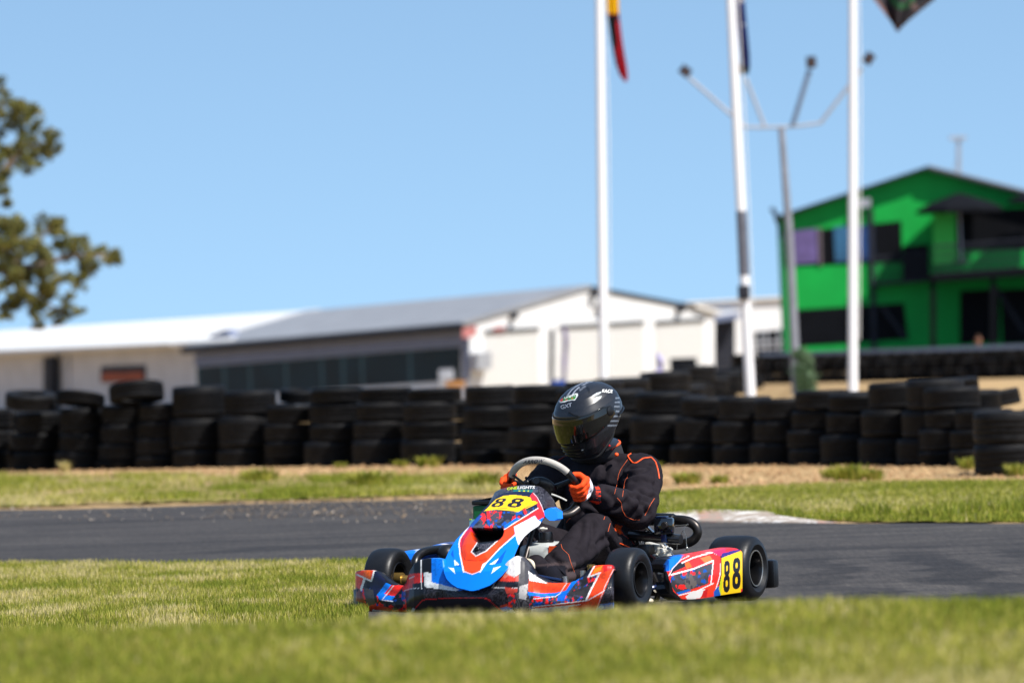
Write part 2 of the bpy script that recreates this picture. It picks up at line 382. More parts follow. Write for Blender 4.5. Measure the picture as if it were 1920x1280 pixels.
# near bank
CR = [(-900, 1195), (0, 1174), (300, 1168), (600, 1153), (960, 1143), (1160, 1136), (1420, 1124), (1920, 1110), (2800, 1090)]
crz = [(P(px, py+14, 13.5).x, P(px, py+14, 13.5).z) for px, py in CR]
def bankz(x, y):
    x = np.asarray(x, float); y = np.asarray(y, float)
    zc = np.interp(x, [a for a, _ in crz], [c for _, c in crz])
    n = (fbm(x*2.2+20, y*.9+5, 4)-.5)*.035+(fbm(x*7+3, y*2.5+5, 14)-.5)*.012
    up = zc-.010*(13.5-y)**1.0*np.where(y < 13.5, 1, 0)
    return np.where(y < 13.5, up, zc*(1-sstep(13.4, 15.8, y)))+n-.02*np.where(y > 13.5, 1, 0)*0
mb = MB(); xs = np.linspace(-5, 5, 121); ys = np.concatenate([np.linspace(1.5, 9, 12), np.linspace(9.2, 16, 60)])
XX, YY = np.meshgrid(xs, ys, indexing='ij'); ZZ = bankz(XX, YY)
mb.grid([[(XX[i, j], YY[i, j], ZZ[i, j]) for j in range(len(ys))] for i in range(len(xs))])
tag(mb.build('grass_bank', M['turf'], ang=0), kind='structure')

PAL = np.array([(.19, .225, .022), (.30, .305, .038), (.40, .37, .07), (.52, .44, .14), (.62, .52, .25)])
def grass(name, poly, n, h0, h1, zf, wid=.004, wts=(.25, .3, .25, .13, .07), seed=0, psc=1.5, dens=None, lean=.5, label=None):
    r = np.random.default_rng(seed); poly = np.array(poly); lo = poly.min(0); hi = poly.max(0); X = []; Y = []; k = 0
    while k < n:
        x = r.uniform(lo[0], hi[0], n); y = r.uniform(lo[1], hi[1], n); ok = inpoly(x, y, [tuple(p) for p in poly])
        if dens is not None: ok &= r.random(n) < dens(x, y)
        X.append(x[ok]); Y.append(y[ok]); k += ok.sum()
    x = np.concatenate(X)[:n]; y = np.concatenate(Y)[:n]; z = zf(x, y)
    h = r.uniform(h0, h1, n)*(.75+.6*fbm(x*psc*1.7, y*psc*.8, seed+3)); a = r.uniform(0, 2*np.pi, n); la = r.uniform(0, 2*np.pi, n); ll = r.uniform(.1, 1, n)*lean*h
    dx, dy = np.cos(a)*wid*.5, np.sin(a)*wid*.5; lx, ly = np.cos(la)*ll, np.sin(la)*ll
    V = np.empty((n, 5, 3)); 
    for i, (s, t) in enumerate(((-1, 0), (1, 0), (1, .55), (-1, .55), (0, 1))):
        wd = s*(1 if t == 0 else .8)
        V[:, i, 0] = x+dx*wd+lx*t*t; V[:, i, 1] = y+dy*wd+ly*t*t; V[:, i, 2] = z+h*t*(1-.15*ll/h*t)-(.004 if t == 0 else 0)
    p = fbm(x*psc, y*psc*.6, seed+1); q = np.clip((p-.5)*2.2+r.normal(.0, .32, n)+.38, 0, .999)
    cum = np.cumsum(wts); idx = np.searchsorted(cum, np.clip(q, 0, cum[-1]-1e-6)); c = PAL[np.clip(idx, 0, 4)]*r.uniform(.75, 1.25, (n, 1))
    me = bpy.data.meshes.new(name); me.vertices.add(5*n); me.vertices.foreach_set('co', V.ravel())
    b5 = np.arange(n)*5; lp = np.stack([b5, b5+1, b5+2, b5+3, b5+3, b5+2, b5+4], 1).ravel()
    me.loops.add(7*n); me.loops.foreach_set('vertex_index', lp); me.polygons.add(2*n)
    st = np.stack([np.arange(n)*7, np.arange(n)*7+4], 1).ravel(); me.polygons.foreach_set('loop_start', st)
    try: me.polygons.foreach_set('loop_total', np.tile([4, 3], n))
    except Exception: pass
    me.update(calc_edges=True); me.validate()
    at = me.color_attributes.new('paint', 'FLOAT_COLOR', 'POINT'); cc = np.ones((n, 5, 4)); cc[:, :, :3] = c[:, None, :]; at.data.foreach_set('color', cc.ravel())
    o = link(name, me, M['grass'], None, False)
    return tag(o, label, 'grass', kind='stuff')
flat = lambda x, y: .012+zbump(x, y)
isl_vis = GG([(-250, 1060), (0, 1060), (300, 1061), (500, 1059), (709, 1056), (704, 1090), (696, 1130), (692, 1166), (692, 1200), (-250, 1200)])
grass('island_grass', isl_vis, 80000, .014, .036, flat, .0034, (.13, .24, .28, .21, .14), 1, 3.4, label='sunlit short green grass of the island left of the kart')
grass('island_grass', [(-3.6, 15.9), (-.9, 15.9), (-.62, 21.4), (-3.6, 21.4)], 16000, .014, .036, flat, .005, (.17, .28, .28, .17, .10), 9, 3.4, label='short green grass of the island between near bank and kart')
bank_vis = [(-2.5, 9.0), (2.5, 9.0), (2.5, 14.6), (-2.5, 14.6)]
grass('bank_grass', bank_vis, 110000, .008, .024, bankz, .0045, (.22, .38, .28, .09, .03), 2, 1.4, label='out of focus mown grass on the near bank across the foot')
vl_vis = GG([(-200, 956), (0, 953), (200, 946), (450, 940), (700, 934), (935, 924), (960, 912), (900, 888), (600, 895), (300, 893), (0, 891), (-200, 893)])
grass('verge_grass', vl_vis, 42000, .018, .055, flat, .007, (.3, .34, .24, .08, .04), 3, .5, dens=lambda x, y: .10+.90*(fbm(x*1.3, y*.5, 31) > .50), label='patchy bright green grass on the far left track verge')
vr_vis = GG([(1215, 966), (1310, 975), (1450, 974), (1600, 979), (1920, 980), (2150, 981), (2150, 902), (1920, 905), (1700, 906), (1500, 911), (1300, 922), (1215, 928)])
grass('verge_grass', vr_vis, 55000, .012, .035, lambda x, y: .007+0*x, .007, (.3, .3, .25, .1, .05), 4, .5, label='even green grass on the far right track verge by the kerb')
edge = GG([(1215, 972), (1300, 976), (1450, 975), (1920, 980), (2150, 981), (2150, 950), (1920, 950), (1450, 945), (1215, 945)])
grass('edge_grass', edge, 10000, .025, .08, lambda x, y: .004+0*x, .008, (.45, .3, .15, .06, .04), 5, .8, dens=lambda x, y: (fbm(x*1.4, y*.35, 8) > .42)*1., label='longer grass fringe along the far right track edge')

def stones(name, poly, n, s0, s1, cols, seed, label):
    r = np.random.default_rng(seed); poly = np.array(poly); lo = poly.min(0); hi = poly.max(0); mb = MB(); cl = []
    while n > 0:
        x, y = r.uniform(lo, hi)
        if not inpoly(np.array([x]), np.array([y]), [tuple(p) for p in poly])[0]: continue
        n -= 1; s = r.uniform(s0, s1)*(1 if r.random() < .8 else 1.8); q = [Vector((x, y, .008+s*.3))+Vector(d)*s*r.uniform(.6, 1.2) for d in ((1, 0, 0), (-1, 0, 0), (0, 1, 0), (0, -1, 0), (0, 0, .7), (0, 0, -.5), (.6, .6, .3), (-.6, -.6, .35))]
        mb.add(q, [(0, 6, 4), (6, 2, 4), (2, 1, 4), (1, 7, 4), (7, 3, 4), (3, 0, 4), (0, 3, 5), (3, 7, 5), (7, 1, 5), (1, 2, 5), (2, 6, 5), (6, 0, 5)]); cl += [cols[r.integers(len(cols))]]*8
    me = mb.mesh(name); o = link(name, me, M['stone'], None, False)
    at = me.color_attributes.new('paint', 'FLOAT_COLOR', 'POINT'); c = np.ones((len(cl), 4)); c[:, :3] = lin(np.array(cl)); at.data.foreach_set('color', c.ravel())
    return tag(o, label, 'gravel', kind='stuff')
M['stone'] = attr('stone', .9, 0., dirt=.3, spec=.2)
stones('loose_gravel', GG([(380, 974), (960, 968), (960, 930), (640, 936), (430, 942)]), 1500, .0025, .008, [(112, 98, 86), (90, 82, 76), (138, 122, 104), (74, 70, 66)], 5, 'loose tan gravel scattered on the far left track edge')
stones('loose_gravel', GG([(-100, 976), (960, 985), (960, 940), (-100, 956)]), 260, .003, .009, [(150, 130, 108), (110, 98, 88), (190, 176, 160)], 6, 'sparse stray pebbles lying on the far asphalt')
stones('wood_chips', GG([(-60, 893), (900, 892), (1230, 925), (1500, 910), (1980, 904), (1980, 880), (1500, 872), (860, 872), (0, 884)]), 5200, .004, .012, [(196, 158, 116), (170, 132, 94), (214, 180, 138), (120, 92, 66), (150, 118, 84)], 7, 'tan chips and clods covering the dirt before the tyre wall')

# worn painted kerb on the far right
def kerb(name, pts, wdt, h, mat, colf, label):
    mb = MB(); L = [Vector(p) for p in pts]; rows = []; n = 160
    seg = [0]
    for a, c in zip(L[:-1], L[1:]): seg.append(seg[-1]+(c-a).length)
    for i in range(n+1):
        s = seg[-1]*i/n; j = min(max(k for k in range(len(seg)) if seg[k] <= s+1e-9), len(L)-2); t = (s-seg[j])/(seg[j+1]-seg[j]); p = L[j].lerp(L[j+1], t); d = (L[j+1]-L[j]).normalized(); nn = Vector((-d.y, d.x, 0))
        tp = min(1., .04+1.6*i/n) if wdt < -.5 else 1.; rg = .006*math.sin(i*1.7)*h*8*tp
        rows.append([p+nn*wdt*(1-.8*i/n*(wdt < -.5) if False else (1-.88*max(0, 1-(i/n)**1.3*1.9) if wdt < -.5 else 1))*q+Vector((0, 0, max(-.02, h*tp*zz+rg*zz))) for q, zz in ((0, -.3), (.02, .25), (.3, .75), (.6, 1.), (.9, .95), (1., .2), (1.02, -.3))])
    mb.grid(rows); o = mb.build(name, mat, None, ang=50)
    return tag(o, label, 'kerb')
m, nt, b = nmat('worn_kerb_paint'); M['kerb'] = m
cc = coords(nt, 'Object'); sp = N(nt, 'ShaderNodeSeparateXYZ'); nt.links.new(cc, sp.inputs[0])
ck = N(nt, 'ShaderNodeMath', operation='SINE'); mm = N(nt, 'ShaderNodeMath', operation='MULTIPLY'); mm.inputs[1].default_value = 9.5; nt.links.new(sp.outputs['X'], mm.inputs[0]); nt.links.new(mm.outputs[0], ck.inputs[0])
kr = N(nt, 'ShaderNodeMapRange'); kr.inputs[1].default_value = -1; kr.inputs[2].default_value = 1; nt.links.new(ck.outputs[0], kr.inputs[0]); bw = ramp(nt, kr.outputs[0], [(.08, (.48, .24, .18)), (.12, (.64, .61, .57))])
wr = ramp(nt, noise(nt, cc, 9., 6., .7), [(.40, (1, 1, 1)), (.52, (0, 0, 0))])
nt.links.new(mixc(nt, wr, (.30, .24, .19), bw), b.inputs['Base Color']); b.inputs['Roughness'].default_value = .85; bump(nt, b, noise(nt, cc, 50.), .5, .01)
sheet('bounce_cut_sheet', [(8.5, 131), (60, 131), (60, 200), (9.5, 200)], .03, M['asphalt'])  # unseen dark sheet added to lessen ground bounce beneath the clubhouse deck
kerb('track_kerb', [(*p, .004) for p in GG([(1560, 981.3), (1450, 981), (1340, 981), (1270, 980), (1190, 977)])][::1], -.62, .045, M['kerb'], None, 'low worn red and white painted kerb behind the kart exhaust')
M['conc'] = plain('pale_concrete', (150, 128, 104), .9, var=.3, sc=12, bmp=.4)
kerb('island_kerb', [(*p, .004) for p in GG([(692, 1196), (691, 1165), (695, 1131)])], -.1, .02, M['conc'], None, 'low tan concrete edging where island grass meets the front bumper')

# ================================================================= tyre wall
def tyre_mesh(kind):
    rr = np.random.default_rng(kind); mb = MB(); R, Wd = .5, .5; hole = (.30, .31, .28)[kind % 3]
    prof = [(hole, -.36), (hole+.04, -.47), (.40, -.5), (.465, -.48), (.492, -.43)]
    z = -.34
    for g in range(4):
        prof += [(.5, z), (.5, z+.115), (.488, z+.128), (.488, z+.150)]; z += .17
    prof += [(.492, .43), (.465, .48), (.40, .5), (hole+.04, .47), (hole, .36), (hole+.03, .33), (.46, .30), (.46, -.30), (hole+.03, -.33)]
    mb.lathe(prof, n=36); me = mb.mesh('tyre')
    for v in me.vertices:
        a = math.atan2(v.co.y, v.co.x); k = 1+.012*math.sin(2*a+kind)+.008*math.sin(3*a+2*kind); v.co.x *= k; v.co.y *= k; v.co.z *= 1+.02*math.sin(a+kind)
    bm = bmesh.new(); bm.from_mesh(me); bmesh.ops.recalc_face_normals(bm, faces=bm.faces); bm.to_mesh(me); bm.free()
    me.materials.append(M['tyre']); me.polygons.foreach_set('use_smooth', [True]*len(me.polygons)); me.set_sharp_from_angle(angle=rad(35)); return me
TM = [tyre_mesh(k) for k in range(4)]; tcount = 0
def tyre(x, y, z, D, h, label, group, tilt=(0, 0)):
    global tcount; tcount += 1
    o = bpy.data.objects.new('tyre', TM[random.randrange(4)]); COL.objects.link(o); o.location = (x, y, z); o.scale = (D, D, h)
    o.rotation_euler = (tilt[0]+random.uniform(-.02, .02), tilt[1]+random.uniform(-.02, .02), random.uniform(0, 6.28))
    return tag(o, label, 'tyre', group)
BASE = [(-200, 888), (0, 884), (330, 878), (600, 874), (860, 872), (1200, 873), (1500, 872), (1700, 873), (1830, 874), (2100, 876)]
def basey(px): return float(np.interp(px, [a for a, _ in BASE], [c for _, c in BASE]))
ORD = ['leftmost', 'second', 'third', 'fourth', 'fifth', 'sixth', 'seventh', 'eighth', 'ninth', 'tenth', 'eleventh', 'twelfth', 'thirteenth', 'fourteenth', 'fifteenth']
LV = ['bottom', 'second', 'third', 'fourth', 'fifth', 'sixth']
# visible span, then the layer lines from the top down
ST = [(-160, -80, [765, 803, 840, 866]), (-75, 5, [768, 806, 844]), (22, 107, [773, 812, 846]), (110, 188, [765, 812, 846]), (187, 266, [759, 796, 831, 863]), (258, 330, [757, 789, 820, 854]), (322, 408, [724, 784, 844]), (412, 500, [733, 779, 841]), (501, 578, [760, 794, 826, 861]),
      (580, 664, [729, 756, 794, 827]), (661, 756, [728, 755, 788, 823]), (759, 843, [729, 754, 790, 823]), (866, 952, [724, 762, 805, 844]), (954, 1044, [723, 758, 799, 843]),
      (1052, 1108, [728, 766, 806, 842]), (1112, 1182, [732, 774, 820]), (1188, 1274, [736, 779, 833]), (1276, 1350, [746, 781, 833]), (1354, 1420, [744, 790, 833]), (1425, 1490, [748, 788, 830]), (1497, 1562, [733, 770, 806, 841]), (1566, 1626, [740, 773, 814]),
      (1633, 1706, [718, 769, 820]), (1711, 1778, [712, 769, 822]), (1748, 1806, [727, 769, 803, 846]), (1806, 1870, [768, 806, 841]), (1930, 2010, [766, 806, 841]), (2012, 2090, [760, 800, 841])]
vis = [s for s in ST if s[1] > 0 and s[0] < 1920]; left = [s for s in vis if s[1] < 1052]; right = [s for s in vis if s[0] > 1110]
stk_top = []
for s in ST:
    x0, x1, L = s; cx = (x0+x1)/2; b0 = basey(cx); g = G(cx, b0); Y = g.y+.26; sc = F/Y
    D = .50 if cx < 900 else .47
    if s in left: k = left.index(s); where = f'{ORD[k]} front stack from the photo left edge' if k else 'leftmost front stack of the tyre wall'
    elif s in right: k = right.index(s); where = f'{ORD[k]} front stack right of the driver helmet' if k else 'first front stack right of the driver helmet'
    elif s in vis: where = 'front stack right behind the driver helmet'
    else: where = None
    L = L+[b0]; nl = len(L)-1; z = 0; X = g.x; hs = [(L[i+1]-L[i])/sc for i in range(nl)][::-1]
    jx = 0
    for i, h in enumerate(hs):
        jx = (.10 if cx < 1000 else .14)*(z/.75)+random.uniform(-.017, .017)
        wt = 1.0+(.06 if h > .25 else 0)+random.uniform(-.015, .015)
        lv = 'topmost' if i == nl-1 else LV[i]
        lab = f'black tyre, {lv} of the {where}' if where else 'black tyre in the tyre wall beyond the frame edge'
        tyre(X+jx, Y+random.uniform(-.02, .02), z+h/2, D*wt, h*.985, lab, 'tyres stacked in the front row of the barrier'); z += h
    stk_top.append((cx, Y, z))
    # back row
    for q in range(3 if z > .6 else 2):
        tyre(X+.26+random.uniform(-.03, .03), Y+.56+random.uniform(-.04, .04), .10+.20*q, .5, .19, 'dark tyre in the shaded row behind the front tyre stacks', 'tyres in the shaded back row of the barrier')
def loose(px0, px1, py0, py1, Y, tilt, label, D=None):
    c = P((px0+px1)/2, (py0+py1)/2, Y); wd = (px1-px0)*Y/F; hh = (py1-py0)*Y/F
    tyre(c.x, c.y, c.z, D or wd, max(.12, hh*.8), label, 'loose tyres lying on top of the barrier', tilt)
loose(10, 105, 732, 769, 56.2, (.10, .12), 'loose tyre lying tilted on top near the photo left edge')
loose(107, 197, 734, 762, 56.0, (.12, -.12), 'loose tyre lying on top between the left end and the big tilted tyre')
loose(203, 308, 715, 757, 55.6, (.14, -.10), 'big loose tyre lying tilted and highest on the left part of the barrier')
loose(524, 592, 727, 757, 55.2, (.12, .08), 'loose tyre lying on top left of the glazed shed mullions')
loose(1712, 1836, 708, 742, 47.6, (.05, .05), 'wide tyre lying topmost on the right part of the barrier', .55)
loose(1808, 1905, 731, 770, 46.9, (-.05, .16), 'wide tilted tyre on top beside the far right front stack', .5)
g = G(1895, 891); z = 0
for i, (a, c) in enumerate(((891, 832), (832, 770))):
    h = (a-c)*g.y/F; tyre(g.x, g.y+.2, z+h/2, .5, h*.98, ('bottom', 'top')[i]+' tyre of the nearest stack at the photo right edge', 'tyres of the nearest stack at the right edge'); z += h
# barrier curving back towards the green building
path = [(1120, 58.5), (1165, 61), (1205, 65), (1240, 69), (1272, 74), (1300, 80), (1326, 87), (1350, 95), (1374, 104), (1397, 113)]
for px, Y in path:
    g = G(px, 700); X = un(px, 700)[0]/F*Y
    for q in range(3 if random.random() < .7 else 2): tyre(X+random.uniform(-.06, .06), Y, .115+.23*q+float(dip(X, Y))*0, .62, .225, 'greyish tyre in the barrier curving back from behind the driver', 'tyres of the barrier curving back to the green building')
for i in range(22):
    px = 1416+i*26.5; Y = 121-.012*(px-1416)
    X = un(px, 690)[0]/F*Y
    for q in range(3): tyre(X+random.uniform(-.02, .02), Y+random.uniform(-.1, .1), .10+.20*q, .34, .195, 'tyre in the far low barrier before the green building', 'tyres of the far barrier before the green building')

# weeds
def weed_mesh(n, h, spread, seed, pal=PAL[:3]):
    r = np.random.default_rng(seed); mb = MB(); cl = []
    for i in range(n):
        a = r.uniform(0, 6.28); d = spread*r.random()**.7; p = Vector((math.cos(a)*d, math.sin(a)*d, 0)); hh = h*r.uniform(.5, 1.1); o = Vector((math.cos(a), math.sin(a), 0))*hh*r.uniform(.1, .6); sd_ = Vector((-math.sin(a), math.cos(a), 0))*.008
        mb.add([p-sd_, p+sd_, p+o*.4+sd_*1.4+Vector((0, 0, hh*.6)), p+o*.4-sd_*1.4+Vector((0, 0, hh*.6)), p+o+Vector((0, 0, hh))], [(0, 1, 2, 3), (3, 2, 4)]); cl += [pal[r.integers(len(pal))]*r.uniform(.8, 1.2)]*5
    me = mb.mesh('weed'); at = me.color_attributes.new('paint', 'FLOAT_COLOR', 'POINT'); c = np.ones((len(cl), 4)); c[:, :3] = np.array(cl); at.data.foreach_set('color', c.ravel()); me.materials.append(M['grass']); return me
WG = [weed_mesh(150, .16, .13, 1), weed_mesh(220, .2, .2, 2), weed_mesh(60, .24, .07, 3, PAL[3:])]
for px, py, k, s, lab in [(1290, 908, 0, 1., 'green weed tuft on the dirt just right of the driver arm'), (1350, 906, 0, .7, 'small green weed tuft right of the tuft beside the driver'), (1595, 900, 1, 1., 'large green weed clump on the dirt before the right tyre stacks'), (1560, 896, 0, .8, 'weed left of the large clump on the right dirt'), (1636, 900, 0, .9, 'weed right of the large clump on the right dirt'),
                          (1613, 868, 2, .9, 'dry straw coloured weed at the foot of the right tyre stacks'), (1822, 880, 0, 1., 'green weed at the foot of the stacks near the right edge'), (1912, 893, 0, 1., 'green weed beside the nearest stack at the right edge'), (122, 886, 2, .8, 'dry straw weed at the foot of the left tyre stacks'), (752, 876, 0, .7, 'green weed before the tyre stack left of centre'), (805, 876, 0, 1.1, 'green weed under the stack left of the steering wheel'),
                          (690, 912, 1, 1.1, 'bushy green weed on the left verge nearest the kart nose'), (488, 903, 1, 1., 'dark green weed bush on the left verge'), (905, 912, 1, 1., 'green weed bush just left of the steering wheel'), (1228, 878, 0, .6, 'little weed at the tyre foot behind the driver shoulder'), (640, 878, 0, .6, 'little green weed at the barrier foot')]:
    g = G(px, py); o = bpy.data.objects.new('weed', WG[k]); COL.objects.link(o); o.location = (g.x, g.y, .0); o.scale = (s*.75, s*.75, s*.62); o.rotation_euler = (0, 0, random.uniform(0, 6)); tag(o, lab, 'weed', 'weeds on the verges and dirt')
# ================================================================= buildings
def hit(px, py, p0, n):
    a, b = un(px, py); d = Vector((a/F, 1, -(b-YH)/F)); o = Vector((0, 0, H)); n = Vector(n)
    return o+d*((Vector(p0)-o).dot(n)/d.dot(n))
M['wwall'] = plain('white_painted_wall', (216, 216, 216), .7, var=.06, sc=1.2)
M['cream_wall'] = plain('grey_cream_wall', (192, 192, 195), .8, var=.1, sc=1.)
M['grey_wall'] = plain('blue_grey_cladding', (102, 112, 138), .7, var=.08, sc=1.)
M['wroof'] = plain('white_roof_sheet', (214, 212, 208), .6, var=.05, sc=1.5)
M['groof'] = plain('grey_roof_sheet', (138, 139, 142), .5, var=.12, sc=.8)
M['dark_trim'] = plain('dark_trim', (36, 38, 46), .6, var=.2, sc=3, spec=.2)
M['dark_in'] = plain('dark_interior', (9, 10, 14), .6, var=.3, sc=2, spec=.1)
M['glass'] = plain('dark_teal_glass', (5, 32, 42), .5, var=.4, sc=.7, spec=.12)
M['green'] = plain('bright_green_wall', (6, 150, 58), .65, var=.1, sc=1.2, spec=.25)
M['lgreen'] = plain('lime_green_panel', (48, 186, 62), .6, var=.12, sc=1.)
M['steel'] = plain('galvanised_steel', (160, 162, 168), .5, .3, var=.12, sc=6)
M['whitepole'] = plain('white_pole_paint', (228, 228, 230), .4, var=.02, sc=3)
M['purple'] = plain('purple_print', (92, 76, 124), .6, var=.45, sc=1.5)
M['cyan'] = plain('blue_print', (12, 54, 104), .6, var=.5, sc=1.5)
M['bluep'] = plain('deep_blue_plastic', (28, 70, 160), .5, var=.2)
M['pinkred'] = plain('faded_red_sign', (172, 108, 106), .6, var=.15, sc=2)
M['rust'] = plain('rust_orange_board', (150, 76, 52), .8, var=.3, sc=2)
m, nt, b = nmat('roller_door'); M['door'] = m
cc = coords(nt, 'Object'); wv = N(nt, 'ShaderNodeTexWave', bands_direction='Z'); wv.inputs['Scale'].default_value = 3.; nt.links.new(cc, wv.inputs['Vector'])
nt.links.new(ramp(nt, wv.outputs['Fac'], [(0, (.50, .495, .48)), (.6, (.58, .575, .56))]), b.inputs['Base Color']); b.inputs['Roughness'].default_value = .6; bump(nt, b, wv.outputs['Fac'], .5, .03)

def facade(name, p0, n, parent):
    n = Vector(n).normalized()
    def fp(nm, poly, off, dep, mat, par=None, label=None, smooth=False):
        mb = MB(); mb.prism([hit(x, y, p0, n)+n*off for x, y in poly], -n*dep); return mb.build(nm, mat, par or parent, False, label=label)
    return fp
# --- white shed with roller doors
ng = Vector((.5, -.866, 0)); ns = Vector((-.866, -.5, 0)); p0 = P(881, 640, 205); back = Vector((-.5, .866, 0))*22+Vector((0, 0, -.48))
shed = empty('shed', (p0.x, p0.y, -1.5), 0, 'white gabled shed with grey roof and three roller doors', 'shed')
def up(o): o.matrix_parent_inverse = o.parent.matrix_world.inverted() if False else Matrix.Translation(-Vector(o.parent.location)); return o
fp_ = facade('', p0, ng, shed)
def fp(*a, **k): return up(fp_(*a, **k))
mb = MB(); mb.prism([hit(x, y, p0, ng) for x, y in ((881, 608), (1105, 541), (1300, 577), (1340, 588), (1340, 775), (881, 775))], back); up(mb.build('wall', M['wwall'], shed, False))
def roof(name, a, c, th, mat, parent, over, vec):
    mb = MB(); A, B = hit(*a, p0, ng)+ng*over, hit(*c, p0, ng)+ng*over; mb.prism([A, B, B+Vector((0, 0, th)), A+Vector((0, 0, th))], vec-ng*over*1.5); return up(mb.build(name, mat, parent, False))
roof('roof', (1105, 540.5), (864, 611), .14, M['groof'], shed, .12, back)
roof('roof', (1105, 540.5), (1302, 577), .09, M['dark_trim'], shed, .12, back)
roof('lean_to_roof', (1300, 576.5), (1347, 589), .12, M['wroof'], shed, .2, back)
E_ = hit(881, 608, p0, ng); bd = back.normalized()
def side(name, t0, t1, z0, z1, mat, off=.03, dep=.05, label=None):
    q = [E_+bd*t+Vector((0, 0, z))+ns*off for t, z in ((t0, z0), (t1, z0), (t1, z1), (t0, z1))]; mb = MB(); mb.prism(q, ns*dep); return up(mb.build(name, mat, shed, False, label=label))
side('gutter', -.35, 22.2, -.22, .02, M['dark_trim'], .42, .12)
side('side_cladding', .02, 21.9, -.74, -.24, M['grey_wall'])
side('side_cladding', .02, .5, -4.5, -.75, M['grey_wall'])
ts = [.55, 4.4, 8.1, 9.6, 11.3, 14.2, 17.2, 19.4, 21.7]
for i in range(len(ts)-1):
    side('window', ts[i]+.09, ts[i+1]-.09, -4.4, -.77, M['glass'])
    side('mullion', ts[i+1]-.09, ts[i+1]+.09, -4.4, -.77, plain('teal_mullion', (58, 88, 98), .6, spec=.2) if i == 0 else bpy.data.materials['teal_mullion'])
for x0, x1, ya, yb in ((908, 1010, 623, 617), (1048, 1207, 614, 605), (1228, 1320, 606, 600)):
    d = fp('roller_door', [(x0, ya), (x1, yb), (x1, 775), (x0, 775)], .02, .06, M['door'])
    up_ = fp('door_lintel', [(x0, ya-4), (x1, yb-4), (x1, yb), (x0, ya)], .12, .12, M['dark_trim'])
fp('downpipe', [(1031, 616), (1035.5, 616), (1035.5, 775), (1031, 775)], .14, .1, M['dark_trim'])
for x, y in ((960, 592), (1110, 552), (1272, 580), (1122, 572)): fp('floodlight', [(x-5, y-5), (x+5, y-6), (x+4, y+6), (x-4, y+7)], .3, .25, M['dark_trim'])
fp('wall_sign', [(858, 616), (884, 611), (884, 630), (858, 634)], .38, .05, M['pinkred'], label='faded red corner sign')
fp('wall_sign', [(924, 613), (944, 611), (944, 623), (924, 625)], .1, .05, M['pinkred'], label='small faded red sign above the door')
fp('air_conditioner', [(882, 662), (909, 660), (909, 692), (882, 694)], .5, .45, M['steel'])
# --- long cream building
q0 = P(365, 660, 226); cb = empty('long_building', (q0.x-4, q0.y, -1.5), 0, 'long low cream building with white roof under the tree', 'building')
f2_ = facade('', q0, ns, cb)
def f2(*a, **k): return up(f2_(*a, **k))
f2('wall', [(-420, 670), (0, 662), (365, 642), (620, 630), (620, 790), (-420, 790)], 0, 6., M['cream_wall'])
e = [hit(x, y, q0+ns*.9, ns) for x, y in ((-440, 674), (0, 658.5), (365, 641), (600, 628))]; r = [hit(x, y, q0-ns*5, ns) for x, y in ((600, 578), (555, 583), (0, 620), (-440, 648))]
mb = MB(); mb.prism(e+r, (0, 0, -.16)); up(mb.build('roof', M['wroof'], cb, False))
f2('gutter', [(-440, 675), (0, 659.5), (365, 642), (365, 646), (0, 664), (-440, 680)], 1.05, .14, M['cream_wall'])
f2('post', [(101, 668), (117, 667), (117, 790), (101, 790)], .5, .3, M['dark_trim'])
f2('downpipe', [(128, 668), (133, 668), (133, 790), (128, 790)], .12, .1, M['cream_wall'])
sg = f2('wall_sign', [(191, 687), (274, 684), (274, 715), (191, 717)], .06, .05, M['dark_trim'])
f2('sign_panel', [(195, 699), (272, 697), (272, 712), (195, 715)], .1, .03, M['rust'])
f2('roof_vent', [(404, 629), (438, 617), (446, 630), (410, 634)], .3, .4, M['grey_wall'])
# --- white workshop between
w0 = P(1400, 620, 236); ws = empty('workshop', (w0.x, w0.y, -1.5), 0, 'white flat fronted workshop between shed and green building', 'building')
f3_ = facade('', w0, (.15, -.99, 0), ws)
def f3(*a, **k): return up(f3_(*a, **k))
f3('wall', [(1290, 568), (1480, 557), (1480, 780), (1290, 780)], 0, 8., M['wwall'])
f3('roof_edge', [(1285, 566), (1484, 554.5), (1484, 558), (1285, 569)], .25, 8.5, M['wroof'])
f3('doorway', [(1338, 598), (1378, 590), (1378, 700), (1338, 700)], .04, .08, M['dark_trim'])
f3('shade_awning', [(1334, 594), (1380, 586), (1380, 597), (1334, 604)], .9, .85, M['grey_wall'])
f3('window', [(1412, 622), (1480, 616), (1480, 700), (1412, 700)], .04, .08, M['dark_in'])
for x in (1424, 1436, 1458): f3('window_frame', [(x, 620), (x+3, 620), (x+3, 690), (x, 690)], .1, .06, M['steel'])
f3('railing', [(1408, 640), (1482, 637), (1482, 641), (1408, 644)], .4, .06, M['steel']); f3('railing', [(1408, 652), (1482, 649), (1482, 652), (1408, 655)], .4, .06, M['steel'])
# --- green two storey building
GY = 190.; g0 = P(1480, 600, GY); gn = Vector((-.055, -1, 0)).normalized(); gb = empty('clubhouse', (g0.x+3, g0.y, -.1), 0, 'bright green two storey clubhouse with dark deck and windows', 'building')
f4_ = facade('', g0, gn, gb)
def f4(*a, **k): return up(f4_(*a, **k))
f4('wall', [(1466, 409), (1742, 316), (1920, 362), (2040, 392), (2040, 745), (1480, 745)], 0, 9., M['green'])
def rslab(a, c, th, over, dep, mat, nm='roof'):
    A, B = hit(*a, g0, gn)+gn*over, hit(*c, g0, gn)+gn*over; mb = MB(); mb.prism([A, B, B+Vector((0, 0, th)), A+Vector((0, 0, th))], -gn*(dep+over)); up(mb.build(nm, mat, gb, False))
rslab((1742, 316), (1452, 412), .09, .45, 10, M['dark_trim']); rslab((1742, 316), (2050, 394), .10, .45, 10, M['groof'])
